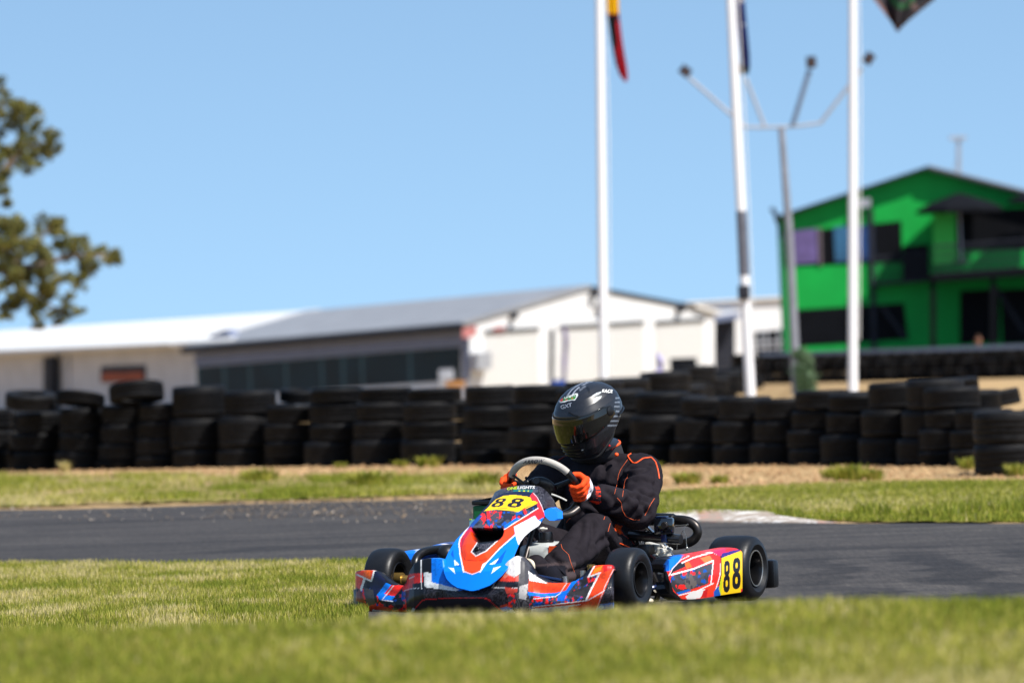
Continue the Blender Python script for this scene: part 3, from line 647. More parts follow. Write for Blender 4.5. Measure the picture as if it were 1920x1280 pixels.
f4('barge_board', [(1742, 314), (2050, 392), (2050, 398), (1742, 320)], .5, .05, M['dark_trim'])
f4('corner_trim', [(1457, 412), (1466, 409), (1480, 745), (1471, 745)], .02, .3, plain('dark_green_trim', (16, 88, 52), .6))
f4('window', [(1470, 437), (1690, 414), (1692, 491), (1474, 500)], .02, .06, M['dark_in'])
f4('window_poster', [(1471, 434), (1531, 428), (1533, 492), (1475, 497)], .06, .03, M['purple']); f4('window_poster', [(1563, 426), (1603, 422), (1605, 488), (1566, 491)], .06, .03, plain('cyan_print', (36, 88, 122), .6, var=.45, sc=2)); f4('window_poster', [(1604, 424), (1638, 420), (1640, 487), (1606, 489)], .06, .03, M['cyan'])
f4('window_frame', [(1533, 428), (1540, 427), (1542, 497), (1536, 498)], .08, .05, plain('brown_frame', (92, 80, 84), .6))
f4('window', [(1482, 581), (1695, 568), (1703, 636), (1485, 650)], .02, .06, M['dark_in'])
f4('downpipe', [(1628, 392), (1637, 391), (1646, 745), (1637, 745)], .12, .1, M['dark_trim'])
f4('floodlight', [(1608, 374), (1632, 372), (1632, 388), (1608, 390)], .4, .3, M['steel']); f4('floodlight', [(1443, 392), (1450, 388), (1462, 406), (1455, 410)], .25, .2, M['dark_trim'])
# small balcony with mesh rail
f4('balcony_floor', [(1637, 529), (1741, 520), (1741, 527), (1637, 536)], .75, .75, M['dark_trim'])
def rail(nm, x0, x1, ya, yb, hpx, off, mat, step=5.):
    mb = MB(); n_ = int((x1-x0)/step)
    def q(x, y): return hit(x, y, g0, gn)+gn*off
    for i in range(n_+1):
        x = x0+(x1-x0)*i/n_; y = ya+(yb-ya)*i/n_; a = q(x, y); c = q(x, y-hpx); mb.box((a+c)/2, (.018, .018, (c-a).length))
    for k in (0, .33, .66, 1.):
        mb.tube([q(x0, ya-hpx*k), q(x1, yb-hpx*k)], .02 if k < 1 else .035, 6)
    return up(mb.build(nm, mat, gb, False))
rail('railing', 1637, 1741, 530, 521, 46, .74, M['dark_trim'])
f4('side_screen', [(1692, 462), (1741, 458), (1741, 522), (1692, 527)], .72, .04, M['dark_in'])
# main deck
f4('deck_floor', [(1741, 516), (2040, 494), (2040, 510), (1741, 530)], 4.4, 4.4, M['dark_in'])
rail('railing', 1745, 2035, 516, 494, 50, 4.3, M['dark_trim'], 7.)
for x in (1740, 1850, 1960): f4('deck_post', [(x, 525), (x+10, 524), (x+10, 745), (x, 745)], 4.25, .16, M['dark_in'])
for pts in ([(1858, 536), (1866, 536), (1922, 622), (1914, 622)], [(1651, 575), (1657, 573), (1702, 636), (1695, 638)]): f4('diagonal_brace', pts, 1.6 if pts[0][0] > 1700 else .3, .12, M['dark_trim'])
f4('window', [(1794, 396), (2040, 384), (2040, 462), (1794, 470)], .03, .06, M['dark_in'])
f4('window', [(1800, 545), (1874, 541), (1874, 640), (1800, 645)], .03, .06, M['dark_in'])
f4('window', [(1876, 543), (2035, 536), (2035, 640), (1880, 645)], .03, .06, M['dark_in'])  # dark panel in place of the veranda recess, its shade put into the colour
f4('wall_panel', [(1748, 398), (1790, 394), (1791, 492), (1750, 496)], .9, .06, M['lgreen'])
# roof antenna
mb = MB(); base = hit(1800, 335, g0, gn)-gn*3; top = hit(1800, 252, g0, gn)-gn*3
mb.tube([base, top], .05, 6); s_ = Vector((1, 0, 0)); s2 = GY/F
mb.tube([top-s_*.3+Vector((0, 0, 0)), top+s_*.3], .04, 6); mb.box(top+Vector((0, 0, -.03)), (.55, .2, .12)); mb.tube([base-s_*.35, (base+top)/2], .015, 5); mb.tube([base+s_*.08, top+s_*.08], .025, 5); up(mb.build('antenna', M['steel'], gb, False))
# patio umbrellas on the deck
def patio(px, py, hw, lab):
    c = hit(px, py, g0, gn)+gn*1.4; o = empty('patio_umbrella', c-Vector((0, 0, 2.3)), 0, lab, 'umbrella', 'dark patio umbrellas on the clubhouse deck')
    mb = MB(); R = hw*GY/F; rows = []
    for k, (r_, z) in enumerate(((.03, 0), (.35, -.09), (.7, -.20), (1., -.33), (1., -.42), (.97, -.42), (.97, -.36), (.68, -.24), (.03, -.06))):
        rows.append([Vector((math.cos(a)*R*r_*1.05, math.sin(a)*R*r_, 2.3+z*R*1.1)) for a in [2*math.pi*(i+.5)/8 for i in range(8)]])
    mb.grid(rows, cv=True); mb.build('canopy', plain('charcoal_canopy', (17, 18, 22), .8, var=.15, spec=.08), o, False)
    mb = MB(); mb.tube([(0, 0, .1), (0, 0, 2.28)], .03, 8); mb.build('pole', M['steel'], o)
    mb = MB(); mb.lathe([(.02, 0), (.25, 0), (.25, .06), (.05, .1)], n=20); mb.build('base', M['dark_trim'], o)
patio(1796, 364, 80, 'dark patio umbrella standing over the lime panel on the deck'); patio(1935, 360, 50, 'dark patio umbrella at the right frame edge of the deck')

# ================================================================= flagpoles and flags
def flagpole(pts, Y, r, lab, sleeve=None):
    a, c = P(*pts[0], Y), P(*pts[1], Y); d = (c-a).normalized(); gnd = a-d*(a.z/d.z); gnd.z = float(dip(gnd.x, Y)); g_ = a-d*((a.z-gnd.z)/d.z)
    o = empty('flagpole', g_, 0, lab, 'flagpole', 'white flagpoles behind the tyre wall'); top = c+d*2.2-g_
    mb = MB(); mb.tube([(0, 0, 0), top*.5, top], [r*1.08, r, r*.82], 14); mb.build('pole', M['whitepole'], o)
    mb = MB(); mb.ell(top+d*.06, (.09, .09, .09)); mb.build('finial', M['brass'], o)
    mb = MB(); mb.lathe([(r*1.1, 0), (.2, 0), (.2, .05), (r*1.1, .08)]); mb.build('base_plate', M['steel'], o)
    mb = MB(); h1 = (top*.12)+Vector((r+.03, -r, 0)); mb.tube([h1, (top*.55)+Vector((r+.05, -r, 0)), top*.98+Vector((r, -r, 0))], .008, 5); mb.build('halyard', M['white'], o)
    if sleeve:
        s0, s1 = P(*sleeve[0], Y)-g_, P(*sleeve[1], Y)-g_; mb = MB(); mb.tube([s0, s1], r*1.12, 14); mb.build('sleeve', plain('grey_pole_sleeve', (92, 94, 104), .5, var=.3, sc=4), o)
        cc_ = P(sleeve[0][0]+5, 548, Y)-g_; mb = MB(); mb.box(cc_+Vector((-.05, -.08, 0)), (.16, .12, .2), None, .02); mb.build('cleat', M['dark_trim'], o)
flagpole([(1132, 720), (1124, 0)], 84, .068, 'white flagpole behind the driver helmet, leftmost of three')
flagpole([(1407, 742), (1370, 0)], 80, .068, 'leaning white flagpole with a grey middle length and blue flag', ((1395.6, 516), (1390, 396)))
flagpole([(1599, 738), (1599, 0)], 82, .066, 'upright white flagpole before the green clubhouse, rightmost of three')
def flag(name, rows, Y, colf, lab, cat='flag', folds=3, amp=.05, ns_=120, nt_=60, par=.0):
    ys_ = [r[0] for r in rows]; mb = MB(); G_ = []
    for i in range(ns_):
        y = ys_[0]+(ys_[-1]-ys_[0])*i/(ns_-1); a = np.interp(y, ys_, [r[1] for r in rows]); c = np.interp(y, ys_, [r[2] for r in rows]); row = []
        for j in range(nt_):
            t = j/(nt_-1); p = P(a+(c-a)*t, y, Y); p.y += amp*math.sin(t*math.pi*2*folds+i*.05)*(.4+.6*i/ns_)+.02*math.sin(i*.12); row.append(p)
        G_.append(row)
    mb.grid(G_); o = mb.build(name, M['cloth'], None, ang=0, solid=.004, fix=False)
    paint(o, colf); return tag(o, lab, cat)
def c1_(co):
    p = Painter(co, (206, 22, 48), True); p.poly([(1100, -200), (1250, -200), (1250, 27), (1160, 27), (1100, 24)], (250, 206, 0))
    p.poly([(1100, 24), (1160, 29), (1156, 44), (1155, 108), (1161, 140), (1100, 130)], (16, 14, 18)); p.poly([(1100, -400), (1250, -400), (1250, -60), (1100, -60)], (16, 14, 18)); return p.c
flag('flag', [(-130, 1126, 1150), (-60, 1130, 1155), (0, 1136, 1160), (30, 1139, 1161), (80, 1146, 1167), (120, 1154, 1174), (140, 1161, 1177), (153, 1171, 1176)], 84.25, c1_, 'limp yellow, black and red flag on the leftmost pole')
def c2_(co):
    p = Painter(co, (34, 40, 132), True); p.poly([(1300, -300), (1500, -300), (1500, -30), (1300, -30)], (40, 44, 120)); p.poly([(1382, -10), (1393, -10), (1394, 4), (1384, 8)], (226, 224, 230)); p.poly([(1380, 124), (1420, 124), (1420, 160), (1380, 160)], (12, 14, 30))
    p.line([(1388, 20), (1396, 120)], (14, 18, 70), 1.6); p.poly([(1393, 44), (1396, 44), (1397, 50), (1394, 50)], (220, 220, 228)); return p.c
flag('flag', [(-130, 1370, 1386), (-60, 1373, 1391), (0, 1378, 1396), (60, 1382, 1401), (100, 1387, 1405), (125, 1389, 1406), (139, 1392, 1403)], 80.25, c2_, 'limp dark blue flag hanging from the middle pole')
def c3_(co):
    p = Painter(co, (58, 52, 58), True); p.c[fbm(p.x*.02, p.y*.02, 5) > .52] = lin((48, 46, 54)); p.mask((np.hypot(p.x-1692, p.y+6) < 24) & (np.hypot(p.x-1692, p.y+6) > 12), (52, 112, 70)); p.line([(1590, -60), (1683, 60)], (124, 92, 88), 7); p.line([(1683, 60), (1760, -8)], (96, 80, 82), 3); p.poly([(1706, 8), (1716, 5), (1722, 18), (1712, 20)], (140, 110, 106)); return p.c
flag('flag', [(-190, 1604, 1790), (-120, 1604, 1778), (-40, 1606, 1768), (0, 1636, 1752), (20, 1652, 1727), (40, 1668, 1703), (54, 1679, 1689), (59, 1683, 1685)], 82.2, c3_, 'dark grey flag with green emblem blowing from the rightmost pole', folds=2.2, amp=.16)

# ================================================================= light tower
LY = 100; gt = P(1492, 690, LY); gt.z = 0; lt = empty('light_tower', gt, 0, 'tall grey floodlight tower with four raised arms', 'light tower')
def Lp(px, py, dy=0): return P(px, py, LY+dy)-gt
mb = MB(); mb.tube([Lp(1494, 742), Lp(1480, 440), Lp(1465, 238)], [.09, .072, .055], 12); mb.build('pole', plain('weathered_zinc', (128, 130, 138), .55, .2, var=.15, sc=4), lt)
mb = MB(); mb.tube([Lp(1392, 238), Lp(1430, 239), Lp(1465, 238), Lp(1500, 236), Lp(1542, 230)], .026, 8); mb.build('crossarm', M['steel'], lt)
M['shadesteel'] = plain('blue_grey_steel', (96, 110, 130), .5, var=.15)
for (a, c, hx, hy, rot, mt) in (((1396, 237), (1292, 146), 1285, 134, 50, 'steel'), ((1434, 238), (1398, 146), 1392, 128, 20, 'steel'), ((1486, 236), (1518, 132), 1521, 117, 0, 'shadesteel'), ((1538, 231), (1617, 128), 1629, 110, -35, 'steel')):
    mb = MB(); mb.tube([Lp(*a), Lp(*c)], .03 if mt == 'steel' else .045, 8); arm = mb.build('arm', M[mt], lt)
    mb = MB(); mb.box(Lp(hx, hy), (.17, .16, .2), Matrix.Rotation(rad(-rot), 3, 'Y'), .02); mb.build('lamp_head', M['dark_trim'], lt)
    mb = MB(); mb.box(Lp(hx, hy)+Vector((0, -.1, -.01)), (.15, .02, .16), Matrix.Rotation(rad(-rot), 3, 'Y'), .005); mb.build('lamp_glass', plain('lamp_glass_brown', (60, 46, 42), .3) if 'lamp_glass_brown' not in bpy.data.materials else bpy.data.materials['lamp_glass_brown'], lt)

# ================================================================= foliage
def leaves(blobs, per, size, cols, seed, Y, flat_=.75, depth=1., nsub=0):
    r = np.random.default_rng(seed); vs = []; cl = []
    for bx, by, br in blobs:
        c = P(bx, by, Y); R = br*Y/F; dy = r.uniform(-depth, depth); n = int(per*(br/30)**1.6)
        subs = [r.normal(0, .5, 3)*R*np.array([1, 1, .8]) for _k in range(nsub)] if nsub else [np.zeros(3)]; Rs = R*(.42 if nsub else 1.)
        for _ in range(int(n)):
            d = r.normal(0, 1, 3); d /= np.linalg.norm(d); q = np.array(c)+subs[r.integers(len(subs))]+d*Rs*r.random()**.45*np.array([1, 1.1, flat_])+np.array([0, dy, 0]); q += r.normal(0, .16*Rs, 3)
            a = r.normal(0, 1, 3); a[2] -= .6; a /= np.linalg.norm(a); e = np.cross(a, r.normal(0, 1, 3)); e /= np.linalg.norm(e); s = size*r.uniform(.6, 1.3)
            vs += [q-a*s, q+e*s*.3, q+a*s, q-e*s*.3]; cl += [cols[r.integers(len(cols))]*r.uniform(.7, 1.3)]*4
    n = len(vs)//4; me = bpy.data.meshes.new('crown'); me.from_pydata([tuple(v) for v in vs], [], [(4*i, 4*i+1, 4*i+2, 4*i+3) for i in range(n)])
    at = me.color_attributes.new('paint', 'FLOAT_COLOR', 'POINT'); cc_ = np.ones((4*n, 4)); cc_[:, :3] = np.array(cl); at.data.foreach_set('color', cc_.ravel()); return me
TB = [(12, 190, 26), (45, 208, 24), (22, 222, 34), (52, 236, 24), (70, 252, 26), (96, 276, 18), (75, 288, 24), (30, 284, 26), (8, 300, 30), (52, 318, 15), (5, 356, 22), (-30, 240, 50), (-60, 330, 45), (-40, 420, 50),
      (112, 416, 22), (95, 432, 28), (60, 452, 38), (20, 430, 34), (-20, 470, 45), (128, 470, 30), (165, 462, 24), (196, 474, 24), (214, 488, 15), (145, 526, 18), (162, 520, 12), (110, 512, 32), (60, 524, 40), (12, 512, 36), (95, 566, 28), (118, 590, 18), (148, 582, 12), (70, 588, 18), (30, 566, 22), (15, 590, 18), (-30, 560, 40),
      (-120, 260, 60), (-140, 380, 60), (-200, 300, 60), (-130, 480, 60), (-220, 440, 60), (-90, 220, 45), (-160, 225, 45), (-110, 560, 45), (-300, 380, 60), (-280, 270, 50)]
TB2 = [(80, 492, 30), (40, 486, 34), (150, 500, 22), (178, 492, 20), (90, 548, 24), (60, 562, 26), (104, 602, 12), (75, 606, 12), (36, 540, 30), (130, 556, 14), (120, 446, 20), (36, 300, 22), (60, 290, 20), (90, 262, 20), (20, 380, 14), (36, 446, 28), (5, 460, 34), (28, 210, 26), (200, 488, 14), (14, 330, 22)]; TY = 112.; tb = P(-150, 700, TY); tb.z = -1.5; tr = empty('gum_tree', tb, 0, 'open crowned gum tree rising over the white roof at left', 'tree')
OL = [np.array(c) for c in ((.14, .145, .02), (.10, .11, .024), (.19, .175, .03), (.07, .085, .035), (.21, .17, .035))]
cr = link('crown', leaves(TB+TB2, 430, .07, OL, 3, TY, nsub=7), M['leaf'], tr, False); up(cr)
M['bark'] = plain('pale_bark', (120, 104, 90), .9, var=.3, sc=3, bmp=.4)
mb = MB(); q = lambda x, y, d=0: P(x, y, TY+d)
mb.tube([Vector(tb), q(-148, 560), q(-135, 440), q(-120, 320), q(-110, 230)], [.42, .34, .26, .17, .06], 12)
for path_, r0 in (([q(-140, 500), q(-60, 500, .3), q(20, 505), q(70, 500), q(130, 480), q(200, 480)], .15), ([q(-130, 420), q(-60, 380), q(0, 330), q(40, 280), q(80, 270)], .13), ([q(-125, 360), q(-70, 270), q(-20, 220), q(20, 190)], .11), ([q(0, 503), q(40, 540), q(90, 570), q(120, 585)], .06), ([q(-142, 480), q(-220, 400), q(-280, 300)], .16), ([q(20, 504), q(60, 460), q(100, 425)], .06)):
    mb.tube(path_, [r0*(1-.85*i/(len(path_)-1)) for i in range(len(path_))], 8)
up(mb.build('trunk', M['bark'], tr))
# columnar shrub at the tower foot
SY = 96.; sb = P(1512, 735, SY); sb.z = 0; sh = empty('columnar_shrub', sb, 0, 'slim grey green shrub at the foot of the floodlight tower', 'shrub')
GO = [np.array(c) for c in ((.08, .15, .06), (.11, .19, .09), (.06, .11, .04), (.14, .21, .12))]
cr = link('crown', leaves([(1508, 672, 16), (1505, 690, 19), (1508, 706, 21), (1511, 722, 21), (1513, 738, 21), (1513, 752, 20), (1498, 664, 12)], 900, .045, GO, 8, SY, 1., .05), M['leaf'], sh, False); up(cr)
mb = MB(); mb.tube([Vector(sb), P(1510, 690, SY)], [.05, .02], 8); up(mb.build('trunk', M['bark'], sh))

# ================================================================= paddock clutter
def thing1(nm, mbuild, mat, lab, cat, **k): o = mbuild.build(nm, mat, None, **k); return tag(o, lab, cat)
def feather(px, y0, y1, hw, Y, mat, lab, lean=0):
    o = empty('feather_banner', P(px, y1, Y), 0, lab, 'banner'); b0 = o.location.copy(); mb = MB()
    top = P(px+lean, y0, Y)-b0; mb.tube([(0, 0, -.6), top], .02, 6); mb.build('pole', M['steel'], o)
    W = hw*Y/F; mb = MB(); L = top.length; rows = []
    for i in range(24):
        t = i/23; ww = W*(math.sin(min(1, (1-t)*3.2)*math.pi/2))*(.75+.25*t); rows.append([Vector((top.x*t+ww*s, .03*math.sin(i*.5+s*3), top.z*(.06+.94*t))) for s in (0, .25, .5, .75, 1, 1.25)])
    mb.grid(rows); mb.build('banner_cloth', mat, o, ang=0, solid=.006, fix=False)
feather(1053, 606, 722, 8, 196, M['purple'], 'tall thin purple feather banner before the middle roller door', 4)
feather(1232, 660, 722, 10, 92, plain('lilac_print', (176, 168, 214), .6, var=.25, sc=2), 'short lilac teardrop banner standing behind the curved tyre barrier')
def boxthing(nm, px0, px1, y0, y1, Y, dep, mat, lab, cat, parts=True):
    a, c = P(px0, y1, Y), P(px1, y0, Y); o = empty(nm, ((a.x+c.x)/2, Y, a.z), 0, lab, cat); W, Hh = c.x-a.x, c.z-a.z
    mb = MB(); mb.box((0, 0, Hh*.46), (W, dep, Hh*.92), None, .03); mb.build('body', mat, o); mb = MB(); mb.box((0, 0, Hh*.96), (W*1.04, dep*1.04, Hh*.08), None, .01); mb.build('lid', M['dark_trim'], o)
boxthing('equipment_box', 1258, 1305, 670, 700, 150, 1., M['dark_in'], 'black equipment box standing before the right roller door', 'box')
boxthing('storage_tub', 1034, 1062, 711, 726, 190, .8, M['bluep'], 'blue tub at the foot of the purple banner', 'tub')
boxthing('crate', 1388, 1424, 668, 690, 150, .6, plain('dusty_pink_cover', (168, 146, 156), .8, var=.3), 'pale pinkish covered crate behind the curved barrier', 'crate')
boxthing('cabinet', 824, 850, 688, 728, 190, .6, M['steel'], 'grey cabinet at the shed corner left of the orange tub', 'cabinet')
boxthing('storage_tub', 836, 872, 711, 726, 186, .6, plain('amber_plastic', (160, 110, 52), .5, var=.2), 'amber tub at the corner of the glazed shed', 'tub')
M['grail'] = plain('blue_grey_rail', (62, 72, 90), .6, var=.3, sc=.8)
gr = empty('guard_rail', P(1700, 690, 126), 0, 'low blue grey rail along the top of the far barrier', 'rail'); b0 = gr.location.copy(); b0.z = 0; gr.location = b0
mb = MB(); A, B = P(1400, 676, 126)-b0, P(2050, 654, 125)-b0; mb.prism([A, B, B+Vector((0, 0, .16)), A+Vector((0, 0, .16))], (0, .06, 0)); mb.build('beam', M['grail'], gr, False)
for i in range(9):
    p = A.lerp(B, i/8); mb = MB(); mb.box((p.x, p.y+.12, p.z/2+.04), (.09, .09, p.z+.1), None, .01); mb.build('post', M['dark_trim'], gr, False)
boxthing('crate', 1734, 1772, 658, 676, 124, .4, M['bluep'], 'blue crate behind the far barrier below the deck', 'crate')
boxthing('crate', 1542, 1580, 664, 680, 124, .4, plain('lilac_cover', (150, 150, 190), .7, var=.3), 'lilac crate behind the far barrier left of the rightmost flagpole', 'crate')
# ================================================================= kart
KR = math.atan2(-C_, -S_)
kart = empty('racing_kart', (X0, Y0, 0), KR, 'blue, red and white racing kart numbered 88 cornering on the asphalt', 'kart')
def K(name, mb, mat, par=None, **k): return mb.build(name, mat, par or kart, **k)
V3 = Vector
def smooth_path(pts, n=8):
    pts = [V3(p) for p in pts]; out = []
    for i in range(len(pts)-1):
        p0, p1, p2, p3 = pts[max(i-1, 0)], pts[i], pts[i+1], pts[min(i+2, len(pts)-1)]
        for j in range(n):
            t = j/n; out.append(.5*((2*p1)+(p2-p0)*t+(2*p0-5*p1+4*p2-p3)*t*t+(3*p1-p0-3*p2+p3)*t**3))
    return out+[pts[-1]]
# ---- wheels
def wheel(u, v, w, R, W, side):
    # parts share one local frame: lathe axis along the kart's left
    mb = MB(); mb.lathe([(R*.56, -W*.40), (R*.72, -W*.485), (R*.86, -W*.47), (R*.955, -W*.40), (R*.992, -W*.27), (R, -W*.12), (R, W*.12), (R*.992, W*.27), (R*.955, W*.40), (R*.86, W*.47), (R*.72, W*.485), (R*.56, W*.40), (R*.52, W*.36), (R*.52, -W*.36)], Matrix.Translation((u, v, w)) @ Matrix.Rotation(rad(-90), 4, 'X'), 64)
    wo = empty('wheel', (0, 0, 0)); wo.parent = kart
    ty = K('tyre', mb, M['black_rubber'], wo)
    mb = MB(); T = Matrix.Translation((u, v, w)) @ Matrix.Rotation(rad(-90 if side > 0 else 90), 4, 'X'); r = R*.53
    mb.lathe([(r*1.0, -W*.42), (r*1.05, -W*.40), (r*.93, -W*.34), (r*.90, W*.30), (r*.97, W*.37), (r*1.05, W*.41), (r*1.03, W*.43), (r*.96, W*.425), (r*.90, W*.37), (r*.82, W*.10), (r*.80, -W*.05), (r*.45, -W*.10), (.02, -W*.10), (.02, -W*.14), (r*.8, -W*.14), (r*.86, -W*.36)], T, 48)
    K('rim', mb, M['rim'], wo)
    mb = MB(); mb.lathe([(r*1.02, W*.425), (r*1.05, W*.43), (r*1.045, W*.445), (r*.985, W*.445), (r*.97, W*.43)], T, 48); K('rim_edge', mb, M['riml'] if u < 0 else M['rim'], wo)
    mb = MB(); mb.disc([(0, W*.06), (.024, W*.06), (.027, W*.03), (.027, -W*.5), (0, -W*.5)], T, 16)
    for k in range(3):
        a = k*2.094; mb.disc([(0, -W*.02), (.008, -W*.02), (.008, -W*.10), (0, -W*.10)], T @ Matrix.Translation((.042*math.cos(a), .042*math.sin(a), 0)), 8)
    K('hub', mb, M['darkmetal'] if u < 0 else M['brass'], wo)
wheel(.52, .55, .143, .13, .132, 1); wheel(.52, -.543, .158, .13, .132, -1); wheel(-.52, .597, .133, .14, .2, 1); wheel(-.52, -.585, .149, .14, .2, -1)
mb = MB(); mb.tube([(-.52, -.6, .142), (-.52, .6, .134)], .02, 14); K('rear_axle', mb, M['chrome'])
for sgn, ww in ((1, .145), (-1, .155)):
    mb = MB(); mb.tube([(.52, sgn*.36, ww-.01), (.52, sgn*.50, ww)], .021, 16); mb.tube([(.52, sgn*.385, ww-.07), (.52, sgn*.385, ww+.06)], .017, 12); K('stub_axle', mb, M['brass'])
    mb = MB(); mb.tube([(.45, sgn*.38, .11), (.40, sgn*.06, .12)], .008, 8); K('tie_rod', mb, M['chrome'])
# ---- chassis
mb = MB()
for sgn in (1, -1):
    mb.tube(smooth_path([(.62, sgn*.12, .07), (.56, sgn*.30, .07), (.42, sgn*.34, .065), (.2, sgn*.28, .06), (-.3, sgn*.31, .06), (-.62, sgn*.33, .09)], 5), .016, 10)
    mb.tube(smooth_path([(.32, sgn*.32, .07), (.30, sgn*.52, .09), (.2, sgn*.57, .10), (-.2, sgn*.57, .10), (-.27, sgn*.5, .09), (-.28, sgn*.32, .07)], 5), .010, 8)
mb.tube([(.62, .12, .07), (.62, -.12, .07)], .016, 10); mb.tube([(-.3, .31, .06), (-.3, -.31, .06)], .016, 10); mb.tube([(.2, .28, .06), (.2, -.28, .06)], .016, 10); mb.tube([(-.62, .33, .09), (-.62, -.33, .09)], .016, 10)
K('chassis_frame', mb, M['frame'])
mb = MB(); mb.prism([(.64, .2, .045), (.55, .3, .045), (.3, .3, .045), (-.1, .29, .045), (-.1, -.29, .045), (.3, -.3, .045), (.55, -.3, .045), (.64, -.2, .045)], (0, 0, .006)); K('floor_tray', mb, M['alu'], smooth=False)
# ---- nose panel
WU = [(.06, .945), (.10, .94), (.2, .89), (.3, .765), (.4, .59), (.52, .345), (.6, .2)]
def nose_u(v, w): return float(np.interp(w, [a for a, _ in WU], [c for _, c in WU]))-.75*v*v
LB = [(874, 1104.5), (858, 1101.7), (846, 1094), (838, 1085.5), (833, 1074), (831.5, 1064), (833.5, 1053), (842, 1034), (855, 1013), (866, 1001), (880.5, 987), (892, 973), (908, 954), (922, 941), (934, 931), (943, 926)]
RB = [(896, 1105), (906, 1102), (918, 1097.5), (930, 1089), (941, 1079), (951, 1067), (958, 1054), (964, 1042), (969, 1030), (975, 1016), (983, 1005), (995, 994.5), (1010, 985), (1021, 968), (1020, 960), (1015, 946), (1008, 933), (1001, 925)]
def resamp(pts, n):
    pts = np.array(pts, float); d = np.concatenate([[0], np.cumsum(np.hypot(*np.diff(pts, axis=0).T))]); s = np.linspace(0, d[-1], n)
    return np.stack([np.interp(s, d, pts[:, 0]), np.interp(s, d, pts[:, 1])], 1)
NR, NCn = 200, 150
Lw = [surf(x, y, nose_u) for x, y in resamp(LB, NR)]; Rw = [surf(x, y, nose_u) for x, y in resamp(RB, NR)]
HOLE = [(884, 991), (900, 990.5), (918, 991), (944.5, 990.5), (946, 997), (944, 1005), (938, 1012), (926, 1018), (900, 1020.5), (889, 1014.5), (885, 1004)]
rows = []
for i in range(NR):
    t = i/(NR-1); row = []
    for j in range(NCn):
        s = j/(NCn-1); v = Lw[i].y+(Rw[i].y-Lw[i].y)*s; w = Lw[i].z+(Rw[i].z-Lw[i].z)*s
        w += (.007*max(0, (t-.7)/.3)**2-.006*max(0, (.12-t)/.12))*4*s*(1-s)
        row.append(V3((nose_u(v, w), v, w)))
    rows.append(row)
mb = MB(); mb.grid(rows)
arr = np.array([[tuple(p) for p in r] for r in rows]).reshape(-1, 3); hx, hy = projk(arr[:, 0], arr[:, 1], arr[:, 2])
hm = inpoly(hx, hy, HOLE); hd = dline(hx, hy, HOLE+HOLE[:1])
# duct: pushed inwards; lip; the scoop's raised body around it
SCOOP = [(868, 1010), (884, 985), (946, 985), (949, 1000), (932, 1030), (915, 1050), (905, 1052), (872, 1052), (865, 1035)]
sm = inpoly(hx, hy, SCOOP); sdist = dline(hx, hy, SCOOP+SCOOP[:1]); lift = np.where(sm & ~hm, np.minimum(sdist/10, 1)*.010, 0)
PLATE = [(884, 1035), (896, 1017), (920, 1016), (936, 1008), (940, 1007), (911, 1034), (893, 1042.5)]
inn = np.where(hm, np.minimum(hd/2.0, 1)*.07, 0)
arr[:, 0] += lift*.8-inn*.85; arr[:, 2] += lift*.6-inn*.35
mb.v = [tuple(p) for p in arr]
YEL = [(908, 959), (912.5, 955), (924, 943), (930, 937), (945, 930), (965, 928.5), (981, 930.6), (995, 933), (997.5, 940), (1005, 940), (1006.5, 945), (995, 948), (982, 954), (978, 957), (972, 961), (957, 958), (932, 956)]
